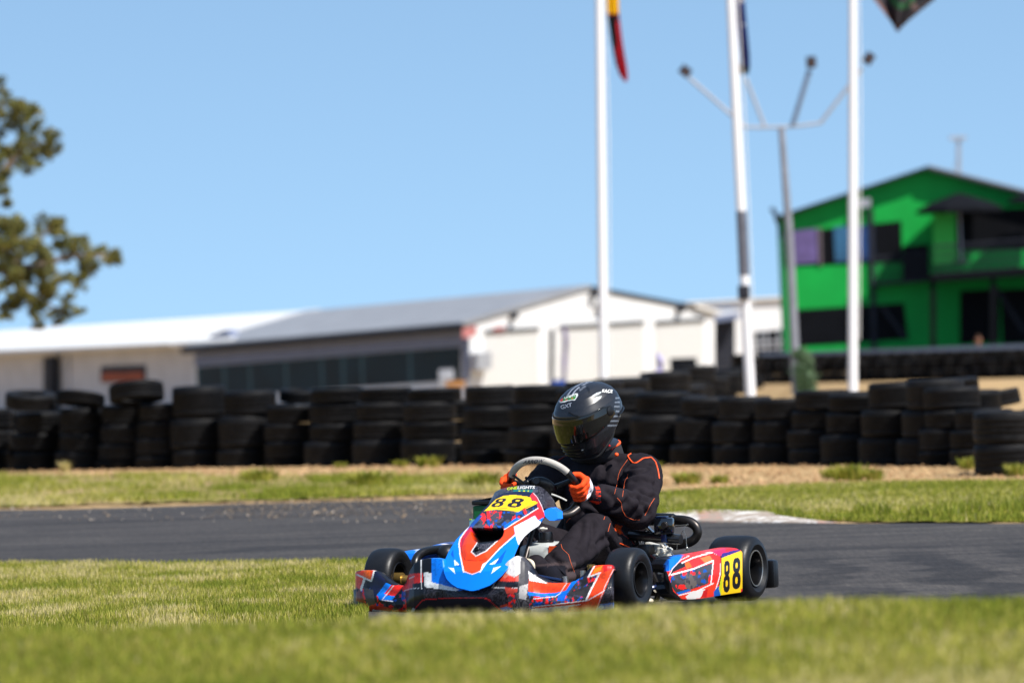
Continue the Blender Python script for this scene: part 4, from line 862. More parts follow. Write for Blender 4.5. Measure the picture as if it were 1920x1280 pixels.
def nose_paint(co):
    p = Painter(co, (0, 124, 238)); hx_, hy_ = p.x, p.y
    p.poly([(900, 960), (930, 900), (1010, 900), (1012, 952), (946, 994), (945, 990.5), (883, 990.5), (880, 985)], (20, 26, 56))
    p.camo([(880, 990), (908, 958), (932, 955), (957, 957), (972, 960), (982, 953), (1007, 952), (946, 993)], .13, 12)
    p.poly([(872, 994), (880.5, 986), (900, 966), (905, 968), (886, 990)], (24, 70, 150))
    OR = [(863.7, 1010), (861, 1020), (863, 1037.5), (867, 1059), (870, 1071), (886, 1076.5), (902, 1070), (912, 1055), (937.5, 1027), (966, 1002), (964, 988), (1003, 967), (1024, 964), (1022, 955), (1009, 953), (946, 993), (945, 990), (883, 990), (874, 998)]
    p.poly(OR, (252, 66, 14)); p.poly([(863.7, 1010), (874, 997), (884, 988), (886, 992), (872, 1012), (866, 1030), (862, 1030)], (214, 30, 66))
    p.poly([(970, 985), (1009, 953), (1030, 950), (1030, 970), (1003, 967)], (236, 38, 40))
    p.line([(946, 993), (978, 973), (1009, 953.5)], (240, 226, 230), .9); p.poly([(946.5, 986), (969, 970.5), (975, 973), (947.5, 992)], (10, 108, 220))
    p.line([(883, 982), (863.5, 1010), (861, 1020), (863, 1037.5), (867, 1059), (869.5, 1072)], (244, 230, 236), 1.1); p.line([(869.5, 1071), (886, 1076.5), (902, 1070.5)], (240, 200, 200), .8)
    p.line([(901, 1072), (912, 1056), (937.5, 1028.5), (967, 1003)], (244, 230, 236), 1.0); p.poly([(905, 1058), (912, 1054), (903, 1071), (900, 1075)], (240, 236, 240)); p.poly([(866, 1058), (869, 1062), (872, 1075)], (240, 236, 240))
    p.line([(868, 1006), (866, 1028), (868, 1044), (874, 1050.5), (903, 1051.5), (913, 1047)], (150, 28, 10), .55)
    p.poly([(964, 988), (1003, 967.5), (1007.5, 975), (1018, 980), (995, 997), (972, 1022), (970, 1016), (967, 1004)], (238, 238, 240))
    p.poly([(1003, 967.5), (1022, 958), (1024, 969), (1009, 976)], (222, 34, 40)); p.poly([(1009, 976), (1022, 969), (1036, 975), (1018, 981)], (6, 108, 222))
    p.poly([(994, 930.6), (1001, 922), (1008, 931), (1016, 946), (1024, 963), (1009, 953), (1007.5, 949), (1005, 941), (997, 937)], (238, 44, 52))
    p.line([(1001, 925.5), (1008, 933), (1014.5, 946), (1020, 960)], (246, 200, 205), .9)
    p.poly(YEL, (255, 204, 0)); p.mask(eight(hx_, hy_, [(961.5, 934.5), (984, 936), (974, 952.5), (949, 951)]), (18, 18, 34)); p.mask(eight(hx_, hy_, [(931.5, 935.5), (948, 935), (940.5, 951), (919, 951.5)]), (18, 18, 34))
    p.poly([(984, 955), (1008, 941.5), (1008, 944), (990, 954)], (255, 204, 0)); p.line([(986, 956), (1007, 946)], (18, 22, 48), .8); p.line([(934, 953.5), (952, 953.5)], (120, 90, 20), .5)
    for tri in ([(852, 1049), (862, 1059.5), (853, 1060.5)], [(841, 1064), (851.5, 1066), (854.5, 1076)], [(917, 1059), (936, 1046.5), (928.5, 1058)], [(921, 1076), (926, 1065), (941, 1061.5)]): p.poly(tri, (226, 236, 246))
    for tri in ([(853, 1060.5), (862, 1059.5), (866, 1064)], [(928, 1058), (936, 1047), (950, 1030), (940, 1056), (915, 1061)], [(846, 1040), (850, 1030), (852, 1049)]): p.poly(tri, (0, 84, 186))
    p.swirl(PLATE, (34, 32, 40), (86, 84, 92), .16, 7); p.line([(896, 1017), (884, 1035), (893, 1042.5), (911, 1034), (940, 1007)], (208, 204, 206), 1.0)
    p.mask(inpoly(hx_, hy_, HOLE) | hm[:len(hx_)] if len(hx_) == len(hm) else inpoly(hx_, hy_, HOLE), (8, 8, 10))
    return p.c
nose = K('nose_panel', mb, M['livery'], colf=nose_paint, solid=.007, ang=50)
bp = surf(897, 1033.5, nose_u)+V3((.016, 0, .012)); nv = V3((.72, 0, .69)); Tb = Matrix.Translation(bp) @ nv.to_track_quat('Z', 'Y').to_matrix().to_4x4()
mb = MB(); mb.disc([(0, -.02), (.0105, -.02), (.0105, .003), (.008, .005), (.004, .005), (.003, .002), (0, .002)], Tb, 16); K('bolt', mb, M['rim'], nose)
TAB = [surf(x, y, lambda v, w: nose_u(v, w)-.01) for x, y in ((1019, 958), (1026, 953), (1033, 951), (1045, 959), (1045.5, 972), (1039, 975.5), (1030, 975), (1022, 968))]
mb = MB(); mb.prism(TAB, (-.03, .01, 0)); K('side_tab', mb, plain('blue_plastic', (0, 112, 226), .35, coat=.4, var=.1), nose, smooth=False)
# dark shroud behind the panel, with its strip
top_front = [rows[int(NR*.80)][5], rows[NR-1][8], rows[NR-1][40], rows[NR-1][75], rows[NR-1][110], rows[NR-1][144], rows[int(NR*.93)][146], rows[int(NR*.86)][146]]
back_px = [(926, 929), (930, 922), (946, 915), (968, 911), (992, 909.5), (1016, 914.5), (1036, 935), (1046, 957)]
tf = smooth_path([p+V3((-.012, 0, -.004)) for p in top_front], 12); bk = smooth_path([V3(loc(x, y, u=.235)) for x, y in back_px], 12); mid = [a.lerp(c, .5)+V3((0, 0, .014)) for a, c in zip(tf, bk)]
rows2 = []
for k in range(40):
    t = k/39; rows2.append([a*(1-t)**2+m_*2*t*(1-t)+c*t*t for a, m_, c in zip(tf, mid, bk)])
mb = MB(); mb.grid(rows2)
def shroud_paint(co):
    p = Painter(co, (40, 38, 48)); p.swirl(None, (30, 29, 38), (74, 74, 84), .075, 8)
    p.poly([(966, 910), (1001, 911), (999, 925), (963, 922)], (10, 104, 104)) if False else None
    p.poly([(963, 918), (1000, 918.5), (998, 923.5), (962, 922)], (10, 112, 108))
    for x in (972.5, 981, 989): p.poly([(x, 919.8), (x+3.4, 919.8), (x+3, 922.2), (x-.3, 922.2)], (220, 214, 20))
    return p.c
shroud = K('column_shroud', mb, M['livery'], colf=shroud_paint, solid=.004)
def text_mesh(txt, size, shear=0.):
    cu = bpy.data.curves.new('lettering', 'FONT'); cu.body = txt; cu.size = size; cu.shear = shear; cu.align_x = 'CENTER'; cu.align_y = 'CENTER'; cu.resolution_u = 2; cu.offset = size*.02
    o = bpy.data.objects.new('lettering', cu); COL.objects.link(o); dg = bpy.context.evaluated_depsgraph_get(); me = bpy.data.meshes.new_from_object(o.evaluated_get(dg)); bpy.data.objects.remove(o); return me
def decal(txt, size, bvhs, origin, right, upv, mat, par, name='lettering', shear=.15, off=.0015, sx=1.):
    me = text_mesh(txt, size, shear); right, upv = V3(right).normalized(), V3(upv).normalized(); n = right.cross(upv).normalized(); origin = V3(origin)
    bm = bmesh.new(); bm.from_mesh(me); bmesh.ops.triangulate(bm, faces=bm.faces)
    for v in bm.verts:
        q = origin+right*v.co.x*sx+upv*v.co.y; h = bvhs.ray_cast(q+n*.12, -n, .3) if bvhs else (None,)
        v.co = (h[0]+h[1]*(.0032 if abs(h[1].dot(n)) < .6 else 0) if h[0] is not None else q)+n*off
    bm.to_mesh(me); bm.free(); return link(name, me, mat, par, False)
def bvh_of(o):
    return BVHTree.FromPolygons([v.co.copy() for v in o.data.vertices], [tuple(p.vertices) for p in o.data.polygons])
sb_ = bvh_of(shroud); viewn = V3((.9, .35, .3)).normalized()
def camdir(pt):   # direction from a kart-space point to the survey point
    ex, ey = -X0, -Y0; e = V3((-S_*ex-C_*ey, C_*ex-S_*ey, H)); return (e-V3(pt)).normalized()
def on(px, py, bv):
    a, b = un(px, py); d = V3((a/F, 1, -(b-YH)/F)).normalized(); o = V3((0-X0, 0-Y0, H)); o = V3((-S_*o.x-C_*o.y, C_*o.x-S_*o.y, o.z)); d = V3((-S_*d.x-C_*d.y, C_*d.x-S_*d.y, d.z))
    h = bv.ray_cast(o+d*19, d, 14); return h[0], h[1]
def px_decal(txt, pxc, pyc, wpx, ang_, bv, mat, par, shear=.2, hpx=None):
    p, n = on(pxc, pyc, bv)
    if p is None: return
    s = F/(Y0-C_*p.x-S_*p.y); cd = camdir(p); r0 = V3((C_*0, 0, 0)); right = V3((-S_, C_, 0)); right = (right-cd*right.dot(cd)).normalized(); upv = cd.cross(right).normalized()
    a = rad(ang_); r2 = right*math.cos(a)+upv*math.sin(a); u2 = -right*math.sin(a)+upv*math.cos(a); me = text_mesh(txt, 1., shear); ww = max(v.co.x for v in me.vertices)-min(v.co.x for v in me.vertices); bpy.data.meshes.remove(me)
    size = (hpx/s/.72) if hpx else wpx/s/ww; sx = wpx/s/(ww*size); return decal(txt, size, bv, p, r2, u2, mat, par, shear=shear, sx=sx)
px_decal('ONE', 960, 916.6, 20, 5, sb_, M['lime'], shroud, hpx=5.); px_decal('LIGHTS', 986, 915, 33, -1, sb_, M['white'], shroud, hpx=5.2)
nb_ = bvh_of(nose); px_decal('KART RACING', 979, 929, 26, -6, nb_, M['white'], nose, hpx=2.2) if False else None
# ---- front bumper
BS = [(667, .655, 1074, 1150), (669, .68, 1071, 1150.5), (676, .70, 1070, 1150.5), (688, .722, 1069.5, 1150.5), (700, .735, 1070, 1151), (709, .742, 1073, 1151), (720, .75, 1082, 1151.5), (732, .758, 1092, 1152), (745, .768, 1097.5, 1152), (757, .778, 1099, 1153), (762, .792, 1090, 1153), (768, .815, 1072, 1153), (777, .838, 1057, 1154), (788, .852, 1050, 1154.5), (800, .86, 1047.5, 1155), (820, .864, 1047, 1155.5), (830, .865, 1049, 1155.5), (838, .866, 1070, 1156), (846, .867, 1081, 1156),
      (858, .867, 1088, 1156), (885, .867, 1093, 1156), (906, .866, 1090, 1156), (930, .865, 1077, 1155.5), (943, .863, 1064, 1155.5), (953, .86, 1052, 1155), (966, .85, 1043, 1154), (974, .84, 1044, 1153.5), (984, .826, 1053, 1153), (994, .808, 1068, 1152), (1000, .797, 1078, 1151.5), (1012, .784, 1083, 1151), (1028, .772, 1090, 1150), (1046, .762, 1093.5, 1149), (1064, .752, 1094, 1148), (1080, .744, 1088.5, 1146.5), (1094, .736, 1078, 1145.5), (1104, .73, 1067, 1145), (1112, .725, 1061.5, 1144.5), (1124, .718, 1060.5, 1143), (1138, .709, 1060, 1142), (1146, .70, 1060.5, 1141.5), (1149, .694, 1064, 1141), (1150.5, .68, 1071, 1140)]
bs = np.array(BS); sidx = np.linspace(0, len(BS)-1, 420); bs2 = np.stack([np.interp(sidx, np.arange(len(BS)), bs[:, k]) for k in range(4)], 1)
rows = []
for x, u, ya, yb in bs2:
    row = []; lobe = math.exp(-((x-797)/32)**2)+math.exp(-((x-972)/24)**2); wing = 1-math.exp(-((x-905)/95)**4)
    for j in range(60):
        t = j/59; bulge = .020*math.sin(math.pi*min(1, t*1.0))-.045*max(0, t-.55)*(.4+lobe)-.02*(1-t)**3 + .012*wing*math.sin(math.pi*t)*math.sin(2.2*math.pi*t)
        row.append(V3(loc(x, yb+(ya-yb)*t, u=u+bulge)))
    row.append(row[-1]+V3((-.02, 0, .001))); row.append(row[-1]+V3((-.03, 0, -.004)))
    rows.append(row)
mb = MB(); mb.grid(rows)
def bump_paint(co):
    p = Painter(co, (20, 22, 32)); nb = len(co)
    p.camo([(660, 1105), (760, 1098), (765, 1160), (660, 1160)], .12, 21, (22, 24, 34)); p.poly([(694, 1083), (706, 1070), (722, 1086), (724, 1094), (706, 1118), (696, 1120)], (26, 30, 60))
    p.poly([(660, 1075), (681, 1069), (701, 1069), (696, 1087.5), (674, 1078)], (242, 66, 20)); p.poly([(681, 1080), (683, 1069), (695, 1069), (696, 1087)], (250, 104, 24)); p.poly([(662, 1075), (684, 1084), (677, 1106), (660, 1100)], (234, 52, 22))
    p.line([(671, 1077), (697, 1089), (702, 1069)], (232, 230, 228), 1.5); p.line([(684.5, 1083), (677.5, 1105)], (232, 230, 228), 2.2)
    p.poly([(724, 1092), (735, 1097), (720.5, 1121.5), (706.5, 1116)], (0, 128, 242)); p.poly([(734, 1096.5), (758, 1098), (748, 1110), (740, 1117.5), (721, 1112.5)], (246, 40, 24)); p.poly([(708, 1115), (742, 1117), (736, 1124), (712, 1124)], (0, 122, 236)); p.line([(738, 1098), (717, 1124), (737, 1127)], (224, 226, 236), .8)
    p.poly([(672, 1128), (732, 1138), (733, 1146), (676, 1148)], (200, 64, 40)); p.poly([(699, 1141), (733, 1146), (733, 1158), (697, 1158)], (214, 206, 198)); p.poly([(668, 1100), (676, 1104), (686, 1130), (676, 1146), (667, 1130)], (126, 50, 34)); p.poly([(668, 1132), (698, 1140), (697, 1158), (668, 1158)], (206, 84, 48))
    p.poly([(682, 1100), (700, 1106), (704, 1130), (690, 1136), (684, 1116)], (72, 70, 70))
    p.poly([(765, 1040), (811, 1040), (811, 1074), (764, 1080)], (16, 16, 18)); p.poly([(810, 1040), (870, 1040), (870, 1110), (810, 1092)], (0, 124, 240))
    p.poly([(764, 1080), (770, 1075.5), (793, 1073.5), (794, 1091), (763, 1095)], (242, 38, 24)); p.poly([(795, 1072), (809.5, 1073.5), (810, 1091), (862, 1104), (856, 1108), (797, 1100)], (236, 236, 234))
    p.poly([(760, 1094), (774, 1093), (774, 1103), (757, 1109)], (232, 38, 28)); p.poly([(764, 1106), (786, 1102), (800, 1120), (774, 1134), (760, 1120)], (24, 22, 26)); p.line([(790.5, 1048), (790, 1075), (791, 1103)], (226, 226, 226), 1.0); p.line([(759, 1107), (770, 1103), (786, 1102)], (226, 220, 220), .7); p.line([(768, 1084), (777, 1080)], (238, 230, 230), .8)
    p.swirl([(795, 1101), (858, 1108), (880, 1104), (940, 1100), (990, 1105), (985, 1130), (938, 1135), (915, 1119), (795, 1121)], (24, 22, 28), (64, 61, 70), .10, 8)
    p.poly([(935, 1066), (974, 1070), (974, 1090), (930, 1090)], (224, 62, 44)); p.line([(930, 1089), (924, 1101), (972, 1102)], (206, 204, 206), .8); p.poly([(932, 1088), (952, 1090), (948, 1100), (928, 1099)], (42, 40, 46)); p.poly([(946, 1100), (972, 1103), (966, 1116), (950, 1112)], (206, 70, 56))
    p.poly([(972, 1040), (1000, 1040), (992, 1076), (990, 1100), (1000, 1118), (1000, 1160), (964, 1160), (968, 1120), (972, 1090)], (70, 68, 72)); p.swirl([(964, 1110), (1002, 1110), (1002, 1160), (964, 1160)], (44, 42, 48), (96, 94, 98), .06, 7); p.poly([(952, 1046), (976, 1038), (975, 1074), (964, 1082), (944, 1072)], (206, 202, 200)); p.poly([(974, 1098), (990, 1094), (986, 1124), (972, 1120)], (190, 186, 184)); p.poly([(938, 1074), (944, 1070), (956, 1078), (946, 1084)], (226, 120, 96))  # pale grey patches put the clear tape's reflected highlights into the paint
    p.poly([(770, 1124), (792, 1125), (779, 1140), (770, 1150)], (30, 28, 34)); NV = [(779, 1139), (792, 1125), (799, 1122.5), (847, 1120), (908, 1120), (916, 1123), (944, 1147), (946, 1170), (776, 1170)]
    p.poly(NV, (12, 14, 28)); p.line([(779.5, 1139), (792, 1125), (799, 1122.5), (847, 1120.3), (908, 1120), (916, 1123), (946, 1149)], (214, 30, 34), .8)
    p.poly([(774, 1138), (779, 1140), (772, 1158), (766, 1158)], (190, 190, 190)); p.poly([(937, 1134), (952, 1131), (956, 1142), (942, 1142)], (210, 60, 40)); p.poly([(938, 1139), (950, 1136), (962, 1140), (944, 1146)], (0, 96, 190)); p.poly([(944, 1148), (960, 1140), (966, 1147), (962, 1160), (948, 1160)], (222, 218, 214)); p.camo([(952, 1112), (968, 1112), (965, 1140), (952, 1136)], .2, 33, (52, 48, 54))
    # right wing
    p.camo([(992, 1112), (1075, 1088), (1110, 1075), (1128, 1072), (1100, 1125), (992, 1140)], .13, 41, (40, 37, 40)); p.poly([(1064, 1112), (1108, 1095), (1100, 1124), (1050, 1128), (1040, 1120)], (54, 50, 50))
    p.camo([(1000, 1118), (1062, 1112), (1098, 1118), (1094, 1126), (1000, 1134)], .2, 46, (44, 42, 50), amt=.03)
    p.poly([(991, 1084), (1024, 1092), (1050, 1093.5), (1072, 1089), (1062, 1107), (1040, 1111), (1016, 1112), (990, 1108)], (250, 68, 22)); p.poly([(990, 1070), (1001, 1078), (1027, 1094), (992, 1088)], (234, 232, 232))
    p.poly([(989, 1109), (1016, 1112), (1040, 1111), (1061, 1106.5), (1072, 1091), (1088, 1084), (1076, 1097), (1064, 1112), (1040, 1117), (1016, 1118.5), (989, 1115)], (0, 116, 232)); p.line([(1062, 1094), (1050, 1112), (1042, 1118), (1000, 1122)], (222, 210, 210), .7)
    p.poly([(1048, 1114), (1064, 1111), (1058, 1126), (1044, 1126)], (0, 96, 206))
    SW = [(1113, 1058), (1147, 1058), (1150.5, 1067), (1118, 1145), (1089, 1145), (1127, 1073), (1103, 1081)]
    p.poly(SW, (242, 72, 28)); p.poly([(1130, 1060), (1149, 1060), (1150, 1066), (1132, 1072)], (206, 30, 30)); p.line([(1124, 1074), (1099, 1124)], (236, 232, 230), 1.7); p.line([(1116, 1059), (1103, 1081), (1126, 1073)], (236, 232, 230), 1.3); p.line([(1150, 1066), (1134, 1100), (1117, 1145)], (240, 190, 190), .7); p.poly([(1115, 1066), (1130, 1060), (1126, 1069), (1110, 1077)], (252, 132, 20))
    LOW = [(998, 1137), (1060, 1130), (1102, 1125), (1135, 1110), (1118, 1150), (996, 1160)]
    p.poly([(998, 1137), (1060, 1131), (1102, 1126), (1096, 1132), (1010, 1142)], (220, 70, 44)); p.poly([(996, 1140), (1090, 1131), (1064, 1152), (996, 1160)], (226, 220, 216)); p.poly([(1066, 1136), (1096, 1131), (1120, 1118), (1118, 1150), (1062, 1150)], (238, 84, 40))
    p.line([(998, 1136.5), (1060, 1130), (1102, 1124.5), (1146, 1100)], (228, 214, 212), .9); p.poly([(1000, 1130), (1018, 1127), (1014, 1134), (1000, 1136)], (0, 96, 200))
    p.swirl([(1135, 1104), (1152, 1098), (1152, 1130), (1124, 1131)], (30, 28, 34), (66, 62, 70), .1, 8); p.poly([(1115, 1145), (1126, 1130.5), (1152, 1128.5), (1152, 1145)], (0, 104, 206)); p.poly([(1117, 1141), (1128, 1132), (1134, 1136), (1126, 1142)], (160, 196, 226))
    p.c *= (1-.25*(fbm(p.x*.3, p.y*.3, 77) > .62))[:, None]; return p.c
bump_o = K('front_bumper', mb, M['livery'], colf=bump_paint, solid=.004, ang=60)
mb = MB(); mb.grid([[V3(loc(x, y, u=u+du)) for (y, du) in ((1104, .004), (1120, .010), (1140, .016), (1150, .014))] for x, u in ((663.5, .62), (665, .66), (670, .69), (680, .712))]); K('bumper_lip', mb, M['black_plastic'], bump_o, solid=.004)
mb = MB()
for a, c in (((.62, .12, .07), (.84, .10, .08)), ((.62, -.12, .07), (.84, -.10, .08)), ((.84, .10, .08), (.84, -.10, .08)), ((.55, .1, .2), (.80, .09, .2)), ((.55, -.1, .2), (.80, -.09, .2))): mb.tube([a, c], .01, 8)
K('bumper_bar', mb, M['chrome'])
mb = MB(); mb.tube([loc(996, 1077, u=.70), loc(1030, 1084, u=.70), loc(1062, 1089.5, u=.70)], .0085, 10); K('steering_rod', mb, M['frame']); mb = MB()
for x, y in ((1060, 1089), (1093, 1078)): mb.disc([(0, .02), (.012, .02), (.013, .005), (.013, -.012), (0, -.012)], Matrix.Translation(loc(x, y, u=.70)), 10)
K('rod_end', mb, M['riml'])
# ---- side pods
PS = [(1245, .585, 1073, 1090), (1246, .60, 1067, 1096), (1249, .615, 1059, 1103), (1255, .628, 1050, 1112), (1264, .637, 1045.5, 1118), (1274, .643, 1044, 1121.5), (1292, .649, 1042, 1122), (1310, .655, 1039.5, 1121), (1330, .664, 1036, 1118), (1351, .675, 1032, 1114.5), (1370, .682, 1028.5, 1111.5), (1380, .686, 1028.5, 1110), (1388, .689, 1031.5, 1109), (1391, .688, 1036, 1107)]
ps = np.array(PS); sid = np.linspace(0, len(PS)-1, 260); ps2 = np.stack([np.interp(sid, np.arange(len(PS)), ps[:, k]) for k in range(4)], 1)
prow = []
for x, v, ya, yb in ps2:
    row = [V3(loc(x, yb+(ya-yb)*j/69, v=v+.010*math.sin(math.pi*j/69)-.012*(j/69)**4)) for j in range(70)]
    for k in range(1, 7): row.append(row[69]+V3((-.004*k, -.014*k, .004*math.sin(k*.5))))
    lo = [row[0]+V3((0, -.012*k, -.001*k)) for k in range(4, 0, -1)]; prow.append(lo+row)
mb = MB(); mb.grid(prow)
def pod_paint(co):
    p = Painter(co, (22, 22, 26)); FR = [(1249, 1068), (1254, 1050), (1264, 1040), (1400, 1015), (1400, 1120), (1274, 1128), (1258, 1112), (1254, 1096), (1254, 1080)]
    p.poly(FR, (238, 46, 34)); p.camo([(1256, 1082), (1262, 1078), (1336, 1055), (1332, 1092), (1268, 1113), (1257, 1096)], .10, 52, (58, 54, 58)); p.poly([(1256, 1082), (1262, 1072), (1284, 1062), (1290, 1048), (1270, 1056), (1258, 1070)], (26, 26, 30))
    p.poly([(1248, 1060), (1254, 1048), (1264, 1040), (1282, 1040), (1276, 1047), (1262, 1066), (1254, 1071), (1246, 1071)], (0, 108, 214)); p.line([(1254, 1079), (1260, 1066), (1276, 1049), (1292, 1042)], (222, 196, 200), .8)
    p.poly([(1281, 1053), (1337, 1037), (1347, 1046), (1340, 1050), (1284, 1069), (1290, 1061)], (226, 44, 38)); p.poly([(1312, 1046), (1330, 1041), (1336, 1050), (1322, 1056)], (240, 116, 60)); p.poly([(1283, 1056), (1290, 1052), (1297, 1062), (1286, 1066)], (240, 100, 30))
    p.line([(1278, 1055), (1300, 1045), (1336, 1035), (1345, 1040)], (240, 230, 230), 1.2); p.line([(1258, 1077), (1300, 1066), (1337, 1050.5), (1332.5, 1093)], (236, 232, 230), 1.4); p.poly([(1338, 1048), (1350, 1046), (1347, 1076), (1342, 1090), (1333, 1094)], (230, 42, 34)); p.line([(1347, 1038), (1351, 1046), (1349, 1078), (1340, 1108)], (236, 228, 230), .8)
    p.poly([(1268, 1112), (1306, 1103), (1336, 1092), (1341, 1092), (1338, 1112), (1270, 1122)], (228, 58, 30)); p.line([(1272, 1115), (1306, 1107), (1336, 1093)], (236, 228, 226), 1.0); p.poly([(1284, 1118), (1296, 1108), (1322, 1103), (1312, 1120), (1290, 1124)], (226, 220, 214)); p.poly([(1314, 1119), (1318, 1106), (1326, 1104), (1324, 1118)], (196, 26, 26)); p.poly([(1267, 1110), (1292, 1103), (1294, 1107), (1272, 1114)], (0, 96, 190)); p.poly([(1338, 1108), (1346, 1098), (1350, 1100), (1350, 1116), (1338, 1118)], (20, 84, 176))
    p.c[inpoly(p.x, p.y, [(1282, 1078), (1300, 1070), (1306, 1096), (1294, 1106), (1284, 1100)]) & (fbm(p.x*.22, p.y*.1, 9) > .45)] = lin((98, 90, 86))
    p.poly([(1333, 1034), (1384, 1020), (1386, 1034), (1352, 1045)], (196, 36, 86)); p.poly([(1352, 1038), (1384, 1029), (1388, 1032), (1352, 1046)], (52, 36, 120)); p.poly([(1358, 1018), (1392, 1012), (1392, 1029), (1360, 1034)], (222, 40, 44))
    p.poly([(1351.5, 1046), (1384, 1034), (1400, 1029), (1400, 1108), (1350.5, 1117), (1348, 1100), (1351.5, 1079)], (250, 198, 10)); p.poly([(1351.5, 1079), (1354, 1090), (1351, 1117), (1347, 1103)], (196, 198, 20))
    p.mask(eight(p.x, p.y, [(1356, 1051.5), (1368.5, 1051), (1367.5, 1108.5), (1355, 1109.5)], 1.25), (16, 15, 18)); p.mask(eight(p.x, p.y, [(1372.5, 1046.5), (1386.5, 1045.5), (1387.5, 1102), (1371.8, 1103.5)], 1.25), (16, 15, 18))
    p.poly([(1349.6, 1043), (1352, 1042), (1351.8, 1078), (1348, 1098), (1346.5, 1098), (1350, 1078)], (22, 22, 26)); p.poly([(1388, 1103), (1400, 1103), (1400, 1112), (1388, 1112)], (214, 30, 34))
    p.poly([(1240, 1072), (1250, 1070), (1256, 1090), (1262, 1108), (1280, 1124), (1296, 1124), (1296, 1130), (1240, 1130)], (20, 20, 22)); return p.c
podl = K('side_pod', mb, M['livery'], colf=pod_paint, solid=.005, ang=60, label='left side pod with the yellow number 88 panel')
mb = MB(); mb.grid([[V3((p.x, -p.y-.004, p.z*1.2)) for p in r] for r in prow])
def podr_paint(co):
    p = Painter(co, (0, 112, 222)); p.camo([(830, 1010), (960, 1000), (960, 1024), (835, 1026)], .1, 60, (26, 44, 110), (200, 30, 60)); p.poly([(784, 1040), (778, 1030), (786, 1026)], (232, 236, 242)); p.poly([(806, 1030), (797, 1023), (803, 1022)], (232, 236, 242)); p.poly([(824, 1020), (838, 1019), (838, 1024)], (232, 226, 236)); return p.c
K('side_pod', mb, M['livery'], colf=podr_paint, solid=.005, ang=60, label='right side pod in plain blue with white flashes')
nb = smooth_path([loc(777, 1068, v=-.50), loc(779, 1052, v=-.5), loc(786, 1040, v=-.5), loc(800, 1033, v=-.49), loc(830, 1029, v=-.48), loc(870, 1028, v=-.47), (-.1, -.46, .24), (-.26, -.45, .2), (-.28, -.34, .08)], 6)
mb = MB(); mb.tube(nb, .019, 12); K('nerf_bar', mb, M['black_plastic']); mb = MB(); mb.cap(loc(838, 1040, v=-.42), .045, (-.02, -.40, .20), .05); mb.cap((.02, -.41, .17), .05, (-.2, -.40, .16), .06); K('radiator_hose', mb, M['black_rubber'])
# ---- rear bumper
mb = MB(); mb.box(loc(1439, 1075, u=-.73), (.06, .088, .122), None, .018); mb.box((-.745, -.60, .115), (.07, .12, .128), None, .015); mb.tube(smooth_path([(-.74, .62, .10), (-.765, .4, .105), (-.77, 0, .105), (-.765, -.4, .105), (-.74, -.6, .10)], 6), .035, 12); mb.tube([(-.62, .3, .09), (-.76, .3, .105)], .015, 8); mb.tube([(-.62, -.3, .09), (-.76, -.3, .105)], .015, 8); K('rear_bumper', mb, M['black_plastic'])
# ---- steering
sc_, se_, sn_ = V3((.115, .003, .513)), V3((.60, 0, .80)), V3((.80, 0, -.60)); SR = .149
def sw(a, r=SR, off=0.): return sc_+V3((0, 1, 0))*math.sin(a)*r+se_*math.cos(a)*r+sn_*off
stw = empty('steering_wheel', (0, 0, 0)); stw.parent = kart
def arc(a0, a1, n): return [sw(a0+(a1-a0)*i/n) for i in range(n+1)]
A0, A1 = rad(-62), rad(58)
mb = MB(); mb.tube(arc(A0, A1, 40), .0152, 16); rg = K('rim_grip', mb, M['suede'], stw, label='silver suede upper arc of the rim')
mb = MB(); mb.tube(arc(A1, A0+2*math.pi, 60), .0150, 16); K('rim_grip', mb, M['black_plastic'], stw, label='black lower arc of the rim')
mb = MB()
for a in (rad(-75), rad(75), rad(180)): mb.tube([sw(a, .14), sw(a, .08, .012), sw(a, .03, .02)], [.010, .012, .013], 8)
K('spoke', mb, M['black_plastic'], stw)
mb = MB(); hc = sc_+sn_*.03+se_*.018; Mh = Matrix((V3((0, 1, 0)), se_, sn_)).transposed(); mb.ell(hc, (.068, .062, .030), Mh, 28, 16); K('hub_pad', mb, M['black_plastic'], stw)
mb = MB(); bq = V3(loc(1005.5, 901, u=.205)); mb.disc([(0, .004), (.014, .004), (.0155, 0), (.0155, -.03), (0, -.03)], Matrix.Translation(bq) @ V3((.9, .3, .1)).to_track_quat('Z', 'Y').to_matrix().to_4x4(), 20); K('centre_bolt', mb, M['rim'], stw)
mb = MB(); mb.ell(loc(986.5, 895.5, u=.19), (.006, .006, .006)); mb.ell(loc(989, 904, u=.19), (.014, .012, .014)); mb.tube([loc(960, 889, u=.17), loc(984, 907, u=.19), loc(990, 914, u=.2)], .006, 8); K('bracket', mb, M['black_plastic'], stw)
mb = MB(); mb.tube([sc_+sn_*.02, V3((.40, 0, .13))], .011, 10); K('steering_column', mb, M['darkmetal'])
px_decal('ARROW', 999, 865.2, 42, 2, bvh_of(rg), M['ink'], stw, .5, hpx=6.5)
# panel support tube right of the tab, cable bits
mb = MB(); mb.tube(smooth_path([loc(1040, 966, u=.24), loc(1058, 966, u=.22), loc(1072, 962, u=.20), loc(1084, 953, u=.17)], 5), .0165, 12); K('panel_support', mb, M['darkmetal'])
mb = MB(); mb.tube(smooth_path([loc(1034, 926, u=.18), loc(1050, 932, u=.17), loc(1062, 938, u=.15)], 4), .004, 6); K('cable', mb, M['alu']); mb = MB(); mb.ell(loc(1018, 991, u=.3), (.012, .010, .009)); mb.tube([loc(1010, 990, u=.32), loc(1026, 991, u=.3)], .005, 8); K('cable_end', mb, M['alu'])
